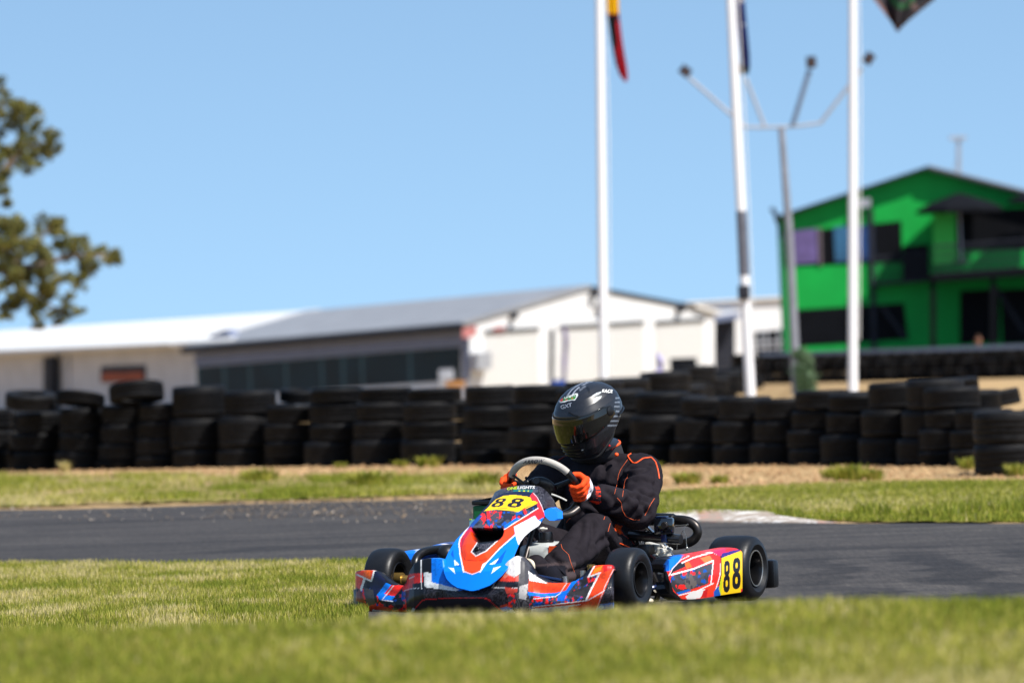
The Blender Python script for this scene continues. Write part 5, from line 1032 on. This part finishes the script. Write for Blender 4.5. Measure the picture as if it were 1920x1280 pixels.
# ---- tank, pedals
mb = MB(); t0 = V3(loc(1020, 1050, u=.22)); mb.box((.22, .03, .19), (.17, .15, .2), Matrix.Rotation(.1, 3, 'Y'), .035); K('fuel_tank', mb, M['tank'], ang=60)
cp = V3(loc(1023, 1006, u=.22)); mb = MB(); mb.disc([(0, .02), (.028, .02), (.03, .012), (.03, -.012), (.034, -.014), (.034, -.04), (0, -.04)], Matrix.Translation(cp), 20); K('tank_cap', mb, M['black_plastic'])
mb = MB(); mb.prism([loc(1029, 1023, u=.305), loc(1043, 1023, u=.305), loc(1040, 1032, u=.305), loc(1028, 1040, u=.305)], (-.006, 0, 0)); K('tank_label', mb, M['orange'], smooth=False)
mb = MB(); mb.tube(smooth_path([loc(962, 1051, u=.56), loc(975, 1050, u=.56), loc(992, 1051.5, u=.56), loc(999, 1058, u=.56), loc(998, 1068, u=.56), loc(995, 1080, u=.56)], 6), .0105, 12); K('brake_pedal', mb, M['cream'])
mb = MB(); mb.tube(smooth_path([(.56, -.16, .07), (.57, -.16, .2), (.57, -.12, .215), (.57, -.06, .215), (.56, -.05, .2)], 6), .008, 10); K('throttle_pedal', mb, M['cream'])
# ---- seat
mb = MB(); rows = []
for i in range(26):
    t = i/25
    if t < .4: k = t/.4; cu_, cw = -.12-.30*k, .085-.02*math.sin(k*3.1)
    else: k = (t-.4)/.6; cu_, cw = -.42-.22*k-.03*math.sin(k*1.57), .075+.36*k
    hw = .17+.03*math.sin(t*3.1); hgt = .10+.11*math.exp(-((t-.5)/.22)**2)
    rows.append([V3((cu_+(.6 if t > .4 else 0)*hgt*(abs(s)**3), s*hw*1.12, cw+(1. if t < .5 else .45)*hgt*(abs(s)**3))) for s in [q/10-1 for q in range(21)]])
mb.grid(rows); K('seat', mb, M['seat'], solid=.006, ang=60)
# ---- left rear mechanics
mb = MB(); mb.tube([loc(1188, 966, v=.265), loc(1232, 1006, v=.31), loc(1270, 1055, v=.355)], .0105, 12); K('seat_stay', mb, M['chrome']); mb = MB(); mb.tube([(-.3, .20, .292), (-.3, .437, .269)], .022, 18); K('carbon_bar', mb, M['carbon'])
cb_ = V3(loc(1245, 986, u=-.28)); mb = MB(); mb.box(cb_, (.04, .085, .072), Matrix.Rotation(rad(12), 3, 'Z'), .012); acam = K('action_camera', mb, M['lens'])
mb = MB(); mb.disc([(0, .026), (.013, .026), (.016, .02), (.016, 0), (0, 0)], Matrix.Translation(cb_+V3((.006, .012, .004))) @ Matrix.Rotation(rad(90), 4, 'Y'), 20); K('camera_lens', mb, M['darkmetal'], acam); mb = MB(); mb.box(cb_+V3((0, -.008, .039)), (.03, .05, .008), None, .002); mb.box(cb_+V3((0, 0, -.05)), (.02, .025, .04), None, .003); K('camera_mount', mb, M['frame'], acam)
ex = smooth_path([loc(1188, 973, u=-.62), loc(1225, 973, u=-.62), loc(1262, 974, u=-.62)], 4); mb = MB(); mb.tube(ex, .0275, 18); mb.tube([ex[-1], loc(1268, 974.5, u=-.62)], [.0265, .021], 18); K('silencer', mb, M['black_plastic'])
bend = smooth_path([loc(1262, 974, u=-.62), loc(1279, 975, u=-.61), loc(1295, 979, u=-.61), loc(1306, 989, u=-.61), loc(1307, 1002, u=-.61), loc(1298, 1013, u=-.61), loc(1280, 1019, u=-.61), loc(1250, 1022, u=-.6), loc(1200, 1024, u=-.58)], 6)
mb = MB(); mb.tube(bend, [.021+.001*math.sin(i*.2) for i in range(len(bend))], 18); K('exhaust_pipe', mb, M['darkmetal'])
mb = MB(); mb.tube(smooth_path([loc(1266, 986, u=-.57), loc(1286, 984, u=-.57), loc(1290, 982, u=-.57)], 3), .004, 8); mb.tube(smooth_path([loc(1286, 986, u=-.56), loc(1280, 996, u=-.55), loc(1274, 1004, u=-.55)], 4), .0018, 6); mb.tube(smooth_path([loc(1281, 994, u=-.55), loc(1286, 1006, u=-.55), loc(1287, 1020, u=-.55), loc(1289, 1029, u=-.55)], 4), .0018, 6); mb.ell(loc(1288, 1028, u=-.55), (.006, .006, .009)); mb.tube([loc(1270, 1015, u=-.55), loc(1269, 1031, u=-.55)], .0015, 6); K('spring_wire', mb, M['riml'])
mb = MB(); Tq = Matrix.Translation((-.45, .27, .145)) @ Matrix.Rotation(rad(-90), 4, 'X'); mb.lathe([(.03, -.004), (.088, -.004), (.09, -.003), (.09, .003), (.088, .004), (.03, .004)], Tq, 40); K('brake_disc', mb, M['darkmetal'])
mb = MB(); r_ = random.Random(4)
for (x, y, sx, sy, sz) in ((1226, 1026, .05, .07, .035), (1244, 1040, .05, .05, .06), (1252, 1052, .045, .04, .05), (1243, 1060, .05, .045, .07), (1232, 1052, .04, .04, .04), (1250, 1072, .04, .035, .045), (1222, 1040, .05, .05, .03), (1247, 1031, .03, .03, .035), (1262, 1049, .03, .04, .03)): mb.box(loc(x, y, u=-.37+r_.uniform(-.02, .02)), (sx, sy, sz), Matrix.Rotation(r_.uniform(-.3, .3), 3, 'X'), .006)
for _ in range(16): mb.disc([(0, .014), (.006, .014), (.006, -.014), (0, -.014)], Matrix.Translation(loc(r_.uniform(1222, 1262), r_.uniform(1026, 1072), u=-.335)) @ Matrix.Rotation(rad(90), 4, 'Y'), 8)
K('brake_caliper', mb, M['alu'], smooth=False)
mb = MB(); mb.tube(smooth_path([loc(1205, 1036, u=-.30), loc(1222, 1042, u=-.31), loc(1238, 1056, u=-.32)], 5), .0045, 8); K('brake_hose', mb, plain('red_hose', (108, 30, 26), .5)); mb = MB(); mb.tube(smooth_path([loc(1205, 1048, u=-.30), loc(1216, 1056, u=-.30), loc(1219, 1064, u=-.3)], 5), .004, 8); K('brake_hose', mb, M['orange'])
mb = MB(); mb.box((-.36, .24, .17), (.16, .10, .16), None, .02); mb.cap(loc(1228, 1101, u=-.3), .024, loc(1218, 1103, u=-.34), .026); mb.box(loc(1226, 1103, u=-.28), (.05, .06, .06), None, .012); mb.tube([loc(1216, 1060, u=-.25), loc(1240, 1112, u=-.28)], .012, 8); mb.tube([loc(1244, 1092, u=-.2), loc(1230, 1124, u=-.22)], .012, 8); K('axle_carrier', mb, M['darkmetal'])
mb = MB(); mb.disc([(0, .02), (.017, .02), (.02, .012), (.02, -.03), (0, -.03)], Matrix.Translation(loc(1235, 1104, u=-.25)) @ Matrix.Rotation(rad(80), 4, 'Y'), 16); mb.ell(loc(1219, 1126, u=-.1), (.02, .013, .011)); K('bearing_cap', mb, M['cream'])
# ---- right side: engine and airbox
mb = MB(); mb.box((-.22, -.33, .19), (.20, .17, .18), None, .02)
for k in range(7): mb.box((-.22, -.33, .285+.012*k), (.15, .15, .005), None, 0)
mb.disc([(0, .03), (.03, .03), (.035, 0), (0, 0)], Matrix.Translation((-.22, -.33, .36)), 16); K('engine', mb, M['alu'], smooth=False)
mb = MB(); mb.box((-.11, -.335, .375), (.22, .115, .13), None, .008)
AB = K('airbox', mb, plain('green_label', (6, 104, 52), .5, var=.08), smooth=False); mb = MB(); mb.box((-.11, -.325, .452), (.235, .135, .02), None, .006); mb.prism([(-.22, -.385, .462), (.0, -.385, .462), (-.02, -.28, .478), (-.2, -.28, .478)], (0, .0, -.004)); K('airbox_lid', mb, M['black_plastic'], AB, smooth=False)
mb = MB(); a = [loc(880.5, 973, u=.002), loc(896, 973, u=.002), loc(893, 990, u=.002), loc(880.5, 990, u=.002)]; mb.prism(a, (.002, 0, 0)); K('airbox_label', mb, plain('pale_blue_label', (126, 190, 206), .5), AB, smooth=False); mb = MB(); mb.prism([loc(880.5, 972, u=.004), loc(884, 972, u=.004), loc(884, 974.5, u=.004), loc(880.5, 974.5, u=.004)], (.002, 0, 0)); mb.tube(smooth_path([loc(886, 985, u=.005), loc(887, 979, u=.005), loc(890, 977, u=.005)], 4), .0025, 6); K('airbox_mark', mb, M['lime'], AB, smooth=False)
# ================================================================= driver
drv = empty('person', (X0, Y0, 0), KR, 'driver in black suit with orange piping and black helmet, hands on the wheel', 'person')
def D(name, mb, mat, par=None, **k): return mb.build(name, mat, par or drv, **k)
def remesh(mb, vox, smooth_it, name='body', sfac=.5):
    me = mb.mesh(name); bm = bmesh.new(); bm.from_mesh(me); bmesh.ops.recalc_face_normals(bm, faces=bm.faces); bm.to_mesh(me); bm.free()
    o = bpy.data.objects.new('tmp', me); COL.objects.link(o); m1 = o.modifiers.new('r', 'REMESH'); m1.mode = 'VOXEL'; m1.voxel_size = vox; m1.use_smooth_shade = True
    m2 = o.modifiers.new('s', 'SMOOTH'); m2.factor = sfac; m2.iterations = smooth_it
    dg = bpy.context.evaluated_depsgraph_get(); r = bpy.data.meshes.new_from_object(o.evaluated_get(dg)); bpy.data.objects.remove(o); r.name = name; return r
mb = MB()
mb.ell((-.46, 0, .185), (.15, .18, .125)); mb.ell((-.49, 0, .32), (.135, .178, .15)); mb.ell((-.495, 0, .45), (.14, .195, .15)); mb.ell((-.475, 0, .535), (.12, .20, .085))
mb.cap((-.475, -.17, .555), .078, (-.475, .17, .555), .078); mb.cap((-.49, 0, .57), .085, (-.465, 0, .645), .064); mb.cap((-.465, 0, .62), .056, (-.40, 0, .73), .054); mb.ell((-.362, 0, .785), (.095, .075, .11))
mb.ell((-.41, 0, .36), (.10, .14, .12))
for sg in (1, -1):
    SH = (-.455, sg*.205, .548); EL = (-.205, sg*.285, .388) if sg > 0 else (-.17, -.30, .37); WR = (.035, .180, .487) if sg > 0 else (.03, -.19, .46)
    mb.cap(SH, .079, EL, .062); WS = tuple(w_+.24*(e_-w_) for w_, e_ in zip(WR, EL)); mb.cap(EL, .064, WS, .049); mb.ell(EL, (.066, .062, .062))
    KN = (.0, .165, .318) if sg > 0 else (.03, -.17, .31); AN = (.33, .155, .178) if sg > 0 else (.36, -.13, .165); HP = (-.43, sg*.10, .18)
    mb.cap(HP, .098, KN, .074); mb.cap(KN, .072, AN, .058); mb.ell(KN, (.075, .07, .07)); mb.cap((AN[0]-.06, AN[1], AN[2]+.035), .063, (AN[0]+.005, AN[1], AN[2]-.002), .064)
    mb.cap(AN, .043, (AN[0]+.055, AN[1], AN[2]-.055), .041); mb.cap((AN[0]+.05, AN[1], AN[2]-.06), .042, (AN[0]+.19, AN[1]-sg*.02, AN[2]+.03), .036)
me = remesh(mb, .007, 14)
n = len(me.vertices); cv = np.empty(n*3); me.vertices.foreach_get('co', cv); cv = cv.reshape(-1, 3); nv_ = np.empty(n*3); me.vertices.foreach_get('normal', nv_); nv_ = nv_.reshape(-1, 3)
def fold(a, b_, c, s, seed): return fbm((cv @ np.array(a))*s+7, (cv @ np.array(b_))*s*.35+3, seed, 3)-.5
def near(p, r): return np.exp(-(((cv-np.array(p))**2).sum(1))/(r*r))
RG = lambda f: (1-np.abs(f)*4)
d = .006+.003*RG(fold((.6, .5, .62), (.7, -.6, .2), 0, 13, 43))*(1+0*cv[:, 0]  )+.003*RG(fold((-.2, .3, .93), (.6, .7, .2), 0, 17, 45))+.012*fold((.5, .6, .62), (.8, -.5, 0), 0, 11, 3)+.012*fold((-.3, .2, .9), (.6, .7, .2), 0, 19, 5)+.003*fold((.7, .1, -.6), (.2, .9, .3), 0, 42, 25)
d += .022*(near((-.205, .285, .388), .11)+near((-.17, -.30, .37), .11))*np.abs(fold((.55, .2, .8), (.1, 1, .1), 0, 34, 9))*2
d += .016*near((-.44, .19, .50), .10)*fold((.2, .9, -.5), (.8, .3, .5), 0, 30, 12)*2
d += .018*near((.01, .165, .33), .12)*np.abs(fold((.9, .1, .5), (.1, 1, .1), 0, 26, 14))*1.6+.014*near((.28, .155, .20), .09)*fold((.8, .0, -.5), (.1, 1, .3), 0, 40, 15)*2
d += .016*near((-.38, .05, .36), .15)*fold((.1, .2, 1), (.3, 1, .0), 0, 24, 17)*1.5
bb0 = BVHTree.FromPolygons([tuple(v) for v in cv], [tuple(p.vertices) for p in me.polygons])
CREASE = [([(1183, 882), (1202, 879), (1217, 875)], 1.), ([(1175, 894), (1195, 892), (1213, 884)], 1.), ([(1193, 941), (1202, 949), (1208, 960)], 1.3), ([(1176, 931), (1192, 938), (1207, 941)], 1.3), ([(1199, 923), (1214, 932), (1224, 934)], 1.), ([(1136, 924), (1147, 932), (1152, 947)], .9), ([(1136, 956), (1159, 949), (1170, 940)], 1.), ([(1129, 905), (1138, 917), (1153, 916)], .9), ([(1130, 869), (1137, 883), (1133, 900)], .8),
  ([(1222, 880), (1227, 900), (1224, 922)], .8), ([(1190, 905), (1205, 903), (1222, 910)], .7), ([(1158, 868), (1172, 862), (1180, 856)], .7), ([(1168, 905), (1170, 918), (1166, 930)], .9), ([(1130, 1010), (1121, 1013), (1112, 1022)], 1.1), ([(1110, 983), (1107, 1010), (1099, 1037)], .8), ([(1093, 985), (1086, 1010), (1075, 1030)], .6), ([(1036, 1047), (1050, 1058), (1062, 1060)], 1.1), ([(1062, 1073), (1086, 1063), (1107, 1043)], 1.), ([(1131, 1003), (1145, 1023), (1150, 1036)], 1.2),
  ([(1040, 1060), (1054, 1068), (1066, 1070)], .9), ([(1100, 960), (1115, 966), (1134, 960)], 1.), ([(1104, 945), (1120, 952), (1140, 964)], 1.), ([(1180, 965), (1190, 955), (1196, 946)], 1.), ([(1143, 985), (1152, 990), (1158, 1004)], .8)]
for ln, k in CREASE:
    L = []
    for x, y in resamp(ln, 14):
        h, _ = on(x, y, bb0)
        if h is not None and (not L or (h-L[-1]).length < .06): L.append(h)
    if len(L) < 4: continue
    rmin = np.full(len(cv), 1e9)
    for a_, b_ in zip(L[:-1], L[1:]):
        a_, b_ = np.array(a_), np.array(b_); e_ = b_-a_; t_ = np.clip(((cv-a_) @ e_)/(e_ @ e_+1e-12), 0, 1); rmin = np.minimum(rmin, np.linalg.norm(cv-a_-t_[:, None]*e_, axis=1))
    d += k*(-.010*np.exp(-(rmin/.009)**2)+.006*np.exp(-((rmin-.024)/.014)**2))
d[cv[:, 2] > .625] *= .1
cv2 = cv+nv_*d[:, None]; me.vertices.foreach_set('co', cv2.ravel()); me.update()
def suit_paint(co):
    p = Painter(co, (35, 31, 36)); x, y, z = co[:, 0], co[:, 1], co[:, 2]
    p.mask((z > .655+.0*x) & (np.hypot(x+.42, y) < .16), (156, 112, 92))
    foot = (x > .335) & (z < .21); p.mask(foot & (x > .30), (66, 56, 58)); p.mask((x > .385) & (z < .2), (26, 26, 34))
    p.poly([(1153, 983), (1166, 986), (1165, 995), (1169, 999), (1164, 1001), (1153, 994)], (196, 66, 16)); return p.c
body = link('body', me, M['suit'], drv, True, 0, suit_paint, None, 0)
bb = bvh_of(body)
def piping(pts, r, mat, n=9, name='piping'):
    L = []
    for x, y in resamp(pts, max(12, int(sum(math.hypot(b_[0]-a[0], b_[1]-a[1]) for a, b_ in zip(pts[:-1], pts[1:]))/1.6))):
        h, nn = on(x, y, bb)
        if h is not None: L.append(h+nn*r*.3)
    if len(L) > 3:
        for _ in range(2): L = [L[0]]+[(L[i-1]+L[i]*2+L[i+1])/4 for i in range(1, len(L)-1)]+[L[-1]]
        mb = MB(); mb.tube(L, r, 8); D(name, mb, mat, body)
piping([(1183.5, 837), (1191, 837), (1194, 841), (1191, 846), (1176.5, 854), (1181, 861), (1187, 868), (1193, 868), (1206, 859), (1221, 857), (1229, 866), (1233.5, 881), (1236, 897)], .0031, M['orange'])
piping([(1177, 861), (1164, 879), (1159.5, 890), (1157, 907), (1152, 925.5)], .0010, M['thread']); piping([(1178, 888), (1176, 896), (1172, 900), (1167, 931)], .0010, M['thread'])
piping([(1157, 933), (1164.5, 941), (1166.6, 956), (1173.6, 967.7), (1187, 974), (1199, 974)], .0012, M['thread']); piping([(1209, 966), (1214, 957), (1219, 946), (1227, 934)], .0012, M['thread'])
piping([(1052, 1020), (1054, 1028), (1066, 1039), (1070, 1053.5), (1077, 1072)], .0012, M['thread']); piping([(1044.5, 866), (1050, 861), (1058, 856.6), (1071, 852)], .003, M['redtrim'])
piping([(1162, 1018), (1176.5, 1024), (1190, 1032)], .0026, M['orange']); piping([(1167, 1001), (1183, 1012), (1199, 1036)], .002, M['redtrim']); piping([(1146, 976), (1143, 985), (1140, 996)], .0012, M['thread']); piping([(1062, 979), (1066, 974), (1069, 971)], .0012, M['thread']); piping([(1132, 974), (1134, 968)], .0012, M['thread'])
mb = MB()
pts = [on(x, y, bb)[0] for x, y in ((1184, 853), (1189, 849), (1195, 854))]
if all(p is not None for p in pts): mb.add([p+V3((.003, .003, .004)) for p in pts], [(0, 1, 2)]); D('shoulder_badge', mb, plain('amber_badge', (250, 150, 30), .6), body, smooth=False, solid=.002)
# collar
cl = []
for t, (r, cz) in enumerate(((.094, .61), (.090, .645), (.086, .674), (.083, .678), (.077, .668))):
    cl.append([V3((-.47+.05*t/4+r*math.cos(a)*1.08, r*math.sin(a)*1.12, cz+.010*math.cos(a+math.pi)+.035*(-math.cos(a))*t/4*.6)) for a in [2*math.pi*k/40 for k in range(40)]])
mb = MB(); mb.grid(cl, cv=True); collar = D('collar', mb, plain('collar_fabric', (30, 28, 33), .85, var=.2, bmp=.3), body, solid=.004)
mb = MB(); mb.tube(cl[2], .0055, 10, closed=True); D('collar_trim', mb, M['orange'], body)
mb = MB(); mb.tube(smooth_path([loc(1133, 825, u=-.36), loc(1139, 833, u=-.37), loc(1145, 838, u=-.39), loc(1147, 842, u=-.4)], 4), .006, 8); D('chin_strap', mb, plain('red_strap', (170, 22, 26), .6), body)
mb = MB(); mb.ell(loc(1156, 852, u=-.36), (.010, .009, .009)); D('collar_tab', mb, M['orange'], body)
# helmet
HC = V3((-.352, .004, .805)); HM = Matrix.Translation(HC) @ Matrix.Rotation(rad(-22), 4, 'Z') @ Matrix.Rotation(rad(23), 4, 'Y') @ Matrix.Rotation(rad(-2), 4, 'X'); HS = 1.0
ZS = np.array([(-.152, .118, .060, .088), (-.148, .133, .075, .098), (-.13, .148, .090, .109), (-.10, .157, .112, .119), (-.06, .160, .134, .126), (-.02, .157, .148, .130), (.02, .150, .154, .130), (.05, .140, .151, .125), (.08, .122, .137, .112), (.105, .096, .112, .091), (.122, .068, .080, .066), (.133, .038, .046, .038), (.137, .012, .014, .012), (.1375, .001, .001, .001)])
def hprof(z): return [float(np.interp(z, ZS[:, 0], ZS[:, k])) for k in (1, 2, 3)]
def hpt(z, a, off=0.):
    xf, xb, yw = hprof(z); c, s = math.cos(a), math.sin(a); e = 2.35; sx = (xf if c > 0 else xb)
    k = (abs(c)**e+abs(s)**e)**(-1/e); x, y = sx*k*c, yw*k*s
    # brow ridge, rear spoiler, cheek crease
    x += .006*math.exp(-((z-.058)/.012)**2)*max(0, c)**2; x -= .010*math.exp(-((z-.0)/.02)**2)*max(0, -c)**4
    z = z+(max(0, .6-c)/1.6)**.85*.100*float(np.clip((-.02-z)/.13, 0, 1))
    L = math.hypot(x, y)+1e-9; x += off*x/L; y += off*y/L
    return HM @ (V3((x, y, z))*HS)
zz = list(np.interp(np.linspace(0, 1, 150), np.linspace(0, 1, 60), np.concatenate([np.linspace(-.152, .10, 42), .1375-.0375*np.cos(np.linspace(0, np.pi/2, 18))*np.linspace(1, 1, 18)][:2]))); zz = sorted(set([round(float(np.clip(q, -.152, .1375)), 6) for q in zz]))
NA = 200; rows = [[hpt(z, 2*math.pi*k/NA) for k in range(NA)] for z in zz]
mb = MB(); mb.grid(rows, cv=True)
b0 = len(mb.v); inner = [[HM @ (V3((.0+.9*q*math.cos(2*math.pi*k/NA)*.1, .09*q*math.sin(2*math.pi*k/NA), -.150+.03*(1-q)))*HS) for k in range(NA)] for q in (1, .6)]
mb.grid(inner, cv=True)
def eye(z, a):   # inside the eye port (helmet angles)
    lo = -.062+.055*(abs(a)/1.35)**3; hi = .050-.012*(abs(a)/1.2)**2
    return lo < z < hi and abs(a) < 1.42
def helm_paint(co):
    p = Painter(co, (30, 31, 36)); inv = HM.inverted(); L = np.array(inv.to_3x3()) @ (co-np.array(HM.translation)).T/HS; lx, ly, lz = L
    p.mask((lz < -.05) & (lx > 0), (22, 23, 26)); p.mask(vnoise(lx*900, lz*900, 4) > .72, (36, 37, 42))
    for xs in (-.016, .010): p.mask((np.abs(ly-xs) < .0045) & (lz > .082) & (p.y < 741) & (lx > -.07), (150, 154, 164))
    p.mask((np.abs(ly+.003) < .0085) & (lz > .082) & (p.y < 741) & (lx > -.07), (14, 16, 24))
    vis_ = np.abs(np.arctan2(ly, lx)) < 2.2
    # rear side bars, flashes and badges by measured outline
    for y0, xa, xb in ((746, 1155, 1160.5), (754, 1154, 1161), (762, 1152, 1161), (771, 1150, 1160.5), (780, 1147.5, 1167), (789, 1144, 1166), (797.5, 1139.5, 1158)): p.mask((dline(p.x, p.y, [(xa, y0), (xb, y0-.3)]) < 1.3) & (ly > 0), (112, 120, 130))
    p.mask(inpoly(p.x, p.y, [(1111, 741), (1118, 736.5), (1127, 734), (1127, 736.5), (1117, 741), (1111, 743.5)]) & (ly > 0), (196, 204, 206)); p.mask(inpoly(p.x, p.y, [(1111, 750), (1120, 744), (1128, 742), (1126, 746), (1116, 752)]) & (ly > 0), (206, 214, 212))
    p.poly([(1048, 752), (1053, 747), (1062, 744), (1083, 737), (1084, 741), (1078, 750), (1066, 751), (1058, 754), (1050, 755)], (214, 214, 214)); p.poly([(1050, 748.5), (1062, 744), (1081, 739), (1081, 742), (1078, 748), (1064, 750), (1052, 753)], (44, 132, 44)); p.poly([(1049.5, 750), (1054, 746.5), (1056, 746.5), (1055, 751.5), (1050.5, 752.5)], (196, 36, 34)); p.poly([(1060, 748.5), (1064, 747.5), (1064, 749.5), (1060, 750.5)], (206, 92, 50)); p.poly([(1071, 746), (1074, 745), (1075, 747), (1072, 748)], (214, 96, 40))
    p.mask(inpoly(p.x, p.y, [(1098, 722), (1105, 727), (1107, 736), (1103, 738), (1102, 732), (1097, 725)]) & (lz > 0), (8, 8, 12)); p.mask(inpoly(p.x, p.y, [(1085, 731), (1097, 722), (1099, 724), (1088, 733)]) & (lz > 0), (90, 94, 102))
    p.mask(inpoly(p.x, p.y, [(1093, 714), (1103, 714), (1100, 717), (1095, 717)]), (150, 154, 164))
    p.mask((lz < -.058) & (lz > -.142) & (lx > .10) & (ly > -.10) & (ly < .055), (20, 20, 22)); p.poly([(1090, 842), (1094, 841), (1094.5, 844), (1091, 844)], (226, 226, 226))
    return p.c
helm = D('helmet', mb, M['helmet'], drv, colf=helm_paint, ang=0)
mb = MB(); gr_ = []
for i in range(60):
    row = []; f_ = i/59
    for j in range(90):
        a = -1.78+3.56*j/89; e_ = abs(a)/1.78; lo = -.068+.066*e_**1.8; hi = .048+.006*e_**2-.030*max(0, e_-.8)/.2; z = lo+(hi-lo)*f_; edge_ = min(f_, 1-f_)*2; row.append(hpt(z, a, .0045+.0022*min(1, edge_*6)))
    gr_.append(row)
mb.grid(gr_); visor = D('visor', mb, M['visor'], helm, solid=.0022)
mb = MB()
for sg in (1, -1): 
    q = hpt(.020, sg*1.60, .007); nrm = (q-hpt(.020, sg*1.60, -.01)).normalized(); mb.disc([(0, .006), (.012, .006), (.020, .003), (.022, -.004), (0, -.004)], Matrix.Translation(q) @ nrm.to_track_quat('Z', 'Y').to_matrix().to_4x4(), 24)
D('visor_pivot', mb, M['black_plastic'], helm)
mb = MB()
for k in range(3):
    a0 = -.55+.0*k; z = -.088-.016*k; mb.tube([hpt(z, a0+.09*q, .002) for q in range(13)], .0035, 6)
D('chin_vent', mb, M['black_plastic'], helm)
mb = MB(); mb.tube([hpt(-.149, 2*math.pi*k/60, .002) for k in range(60)], .006, 8, closed=True); D('helmet_edge', mb, M['black_rubber'], helm)
mb = MB(); mb.tube([hpt(-.02, a, .004) for a in np.linspace(1.9, 4.4, 24)], .004, 6); mb.tube([hpt(.075-.02*abs(q)/6, .25+.06*q, .003) for q in range(0, 7)], .003, 6); D('spoiler_ridge', mb, M['black_plastic'], helm)
hb = bvh_of(helm); px_decal('GXT', 1061, 761.5, 22, 14, hb, plain('grey_print', (150, 156, 168), .5, var=.05), helm, .25, hpx=7); px_decal('RACE', 1138, 733.5, 19, -8, hb, M['white'], helm, .1, hpx=5.5); px_decal('LIGHTS', 1070, 743.5, 24, 15, hb, M['white'], helm, .2, hpx=4.)
# gloves
def hand(sg, dang, lift_):
    an = sg*rad(90)-sg*rad(dang); c0 = sw(an, SR); rd = (c0-sc_).normalized(); tg = rd.cross(sn_)*(1 if sg > 0 else -1); tg = tg if tg.dot(se_) > 0 else -tg
    def q(a, b_, c): return c0+rd*a+sn_*b_+tg*c
    mb = MB(); WRp = V3((.045, .178, .487)) if sg > 0 else V3((.04, -.19, .46))
    mb.cap(q(.030, -.030, .026), .0165, q(.030, -.030, -.030), .017); mb.cap(q(.033, -.008, .030), .0145, q(.033, -.008, -.034), .0135); mb.cap(q(.034, -.02, .0), .022, WRp, .030); mb.cap(q(.03, -.036, .02), .018, WRp, .026); mb.cap(q(.03, -.036, -.02), .018, WRp, .026)
    mb.cap(WRp, .034, WRp+(V3((-.20, .285*sg, .388))-WRp).normalized()*.062, .041)
    for k, (cc_, ln) in enumerate(((.036, .95), (.0125, 1.05), (-.0115, 1.), (-.034, .84))):
        j = [q(.037, -.006, cc_), q(.037-.004*ln, .021*ln, cc_*.98), q(.012, .0345*ln, cc_*.95-.002), q(-.012*ln, .0285, cc_*.92-.003), q(-.0245*ln, .012, cc_*.9-.004)]; rr_ = (.0118, .0112, .0105, .0098, .0090)
        for i in range(4): mb.cap(j[i], rr_[i], j[i+1], rr_[i+1], 12)
    th = [q(.022, -.036, .028), q(.006, -.036, .046), q(-.012, -.026, .056), q(-.022, -.008, .058)]; 
    for i in range(3): mb.cap(th[i], (.0145, .0135, .012)[i], th[i+1], (.0135, .012, .0105)[i], 12)
    me = remesh(mb, .0030, 3, 'glove', .45)
    def gp(co):
        p = Painter(co, (246, 76, 18)); dW = ((co-np.array(WRp)) @ np.array((c0-WRp).normalized()))
        nz = vnoise(co[:, 0]*420+co[:, 1]*260, co[:, 2]*420, 5); nz2 = fbm(co[:, 1]*130+co[:, 0]*60, co[:, 2]*130, 6)
        p.mask((dW < .085) & (nz > .60+(dW-.03)*5.5), (34, 26, 34)); p.mask((dW < .046) & (dW > .020), (226, 222, 230)); p.mask(dW <= .020, (36, 28, 38)); p.mask((dW <= .020) & (nz2 > .55) & (dW < -.002), (226, 52, 20)); p.mask((dW < .040) & (dW > .026) & (vnoise(co[:, 0]*200, co[:, 2]*160, 3) > .72), (60, 56, 66))
        if sg < 0: p.mask((nz2 > .6) & (co[:, 0] < .1), (70, 30, 34))
        return p.c
    return link('glove', me, M['glove'], drv, True, 0, gp, None, 0)
hand(1, -4, 0); hand(-1, 3, 0)

# ---- spectator resting behind the far barrier
spx = P(1836, 690, 128); sp = empty('person', (spx.x, 128, 0), 0, 'distant spectator in grey shirt sitting on the ground behind the far barrier', 'person')
mb = MB(); mb.ell((0, 0, .11), (.17, .14, .11)); mb.ell((0, .02, .34), (.18, .12, .26)); mb.cap((-.16, .02, .53), .06, (.16, .02, .53), .06); mb.cap((0, .02, .55), .05, (0, .01, .68), .05); mb.ell((0, 0, .775), (.076, .093, .112)); mb.ell((0, -.095, .77), (.012, .02, .015))
for sg in (1, -1): mb.cap((sg*.09, 0, .09), .085, (sg*.15, -.40, .34), .065); mb.cap((sg*.15, -.40, .34), .062, (sg*.14, -.62, .06), .05); mb.cap((sg*.14, -.62, .05), .045, (sg*.15, -.76, .05), .035); mb.cap((sg*.2, .02, .52), .05, (sg*.25, -.12, .30), .042); mb.cap((sg*.25, -.12, .30), .042, (sg*.14, -.36, .38), .033); mb.ell((sg*.1, -.40, .38), (.04, .05, .03))
me = remesh(mb, .022, 4)
def spc(co):
    c = np.tile(lin((126, 124, 140)), (len(co), 1)); c[(co[:, 2] < .2) | (co[:, 1] < -.15)] = lin((46, 50, 66)); c[co[:, 2] > .64] = lin((150, 108, 88)); c[(co[:, 2] > .80)] = lin((60, 44, 36)); return c
link('body', me, M['suit'], sp, True, 0, spc, None, 0)
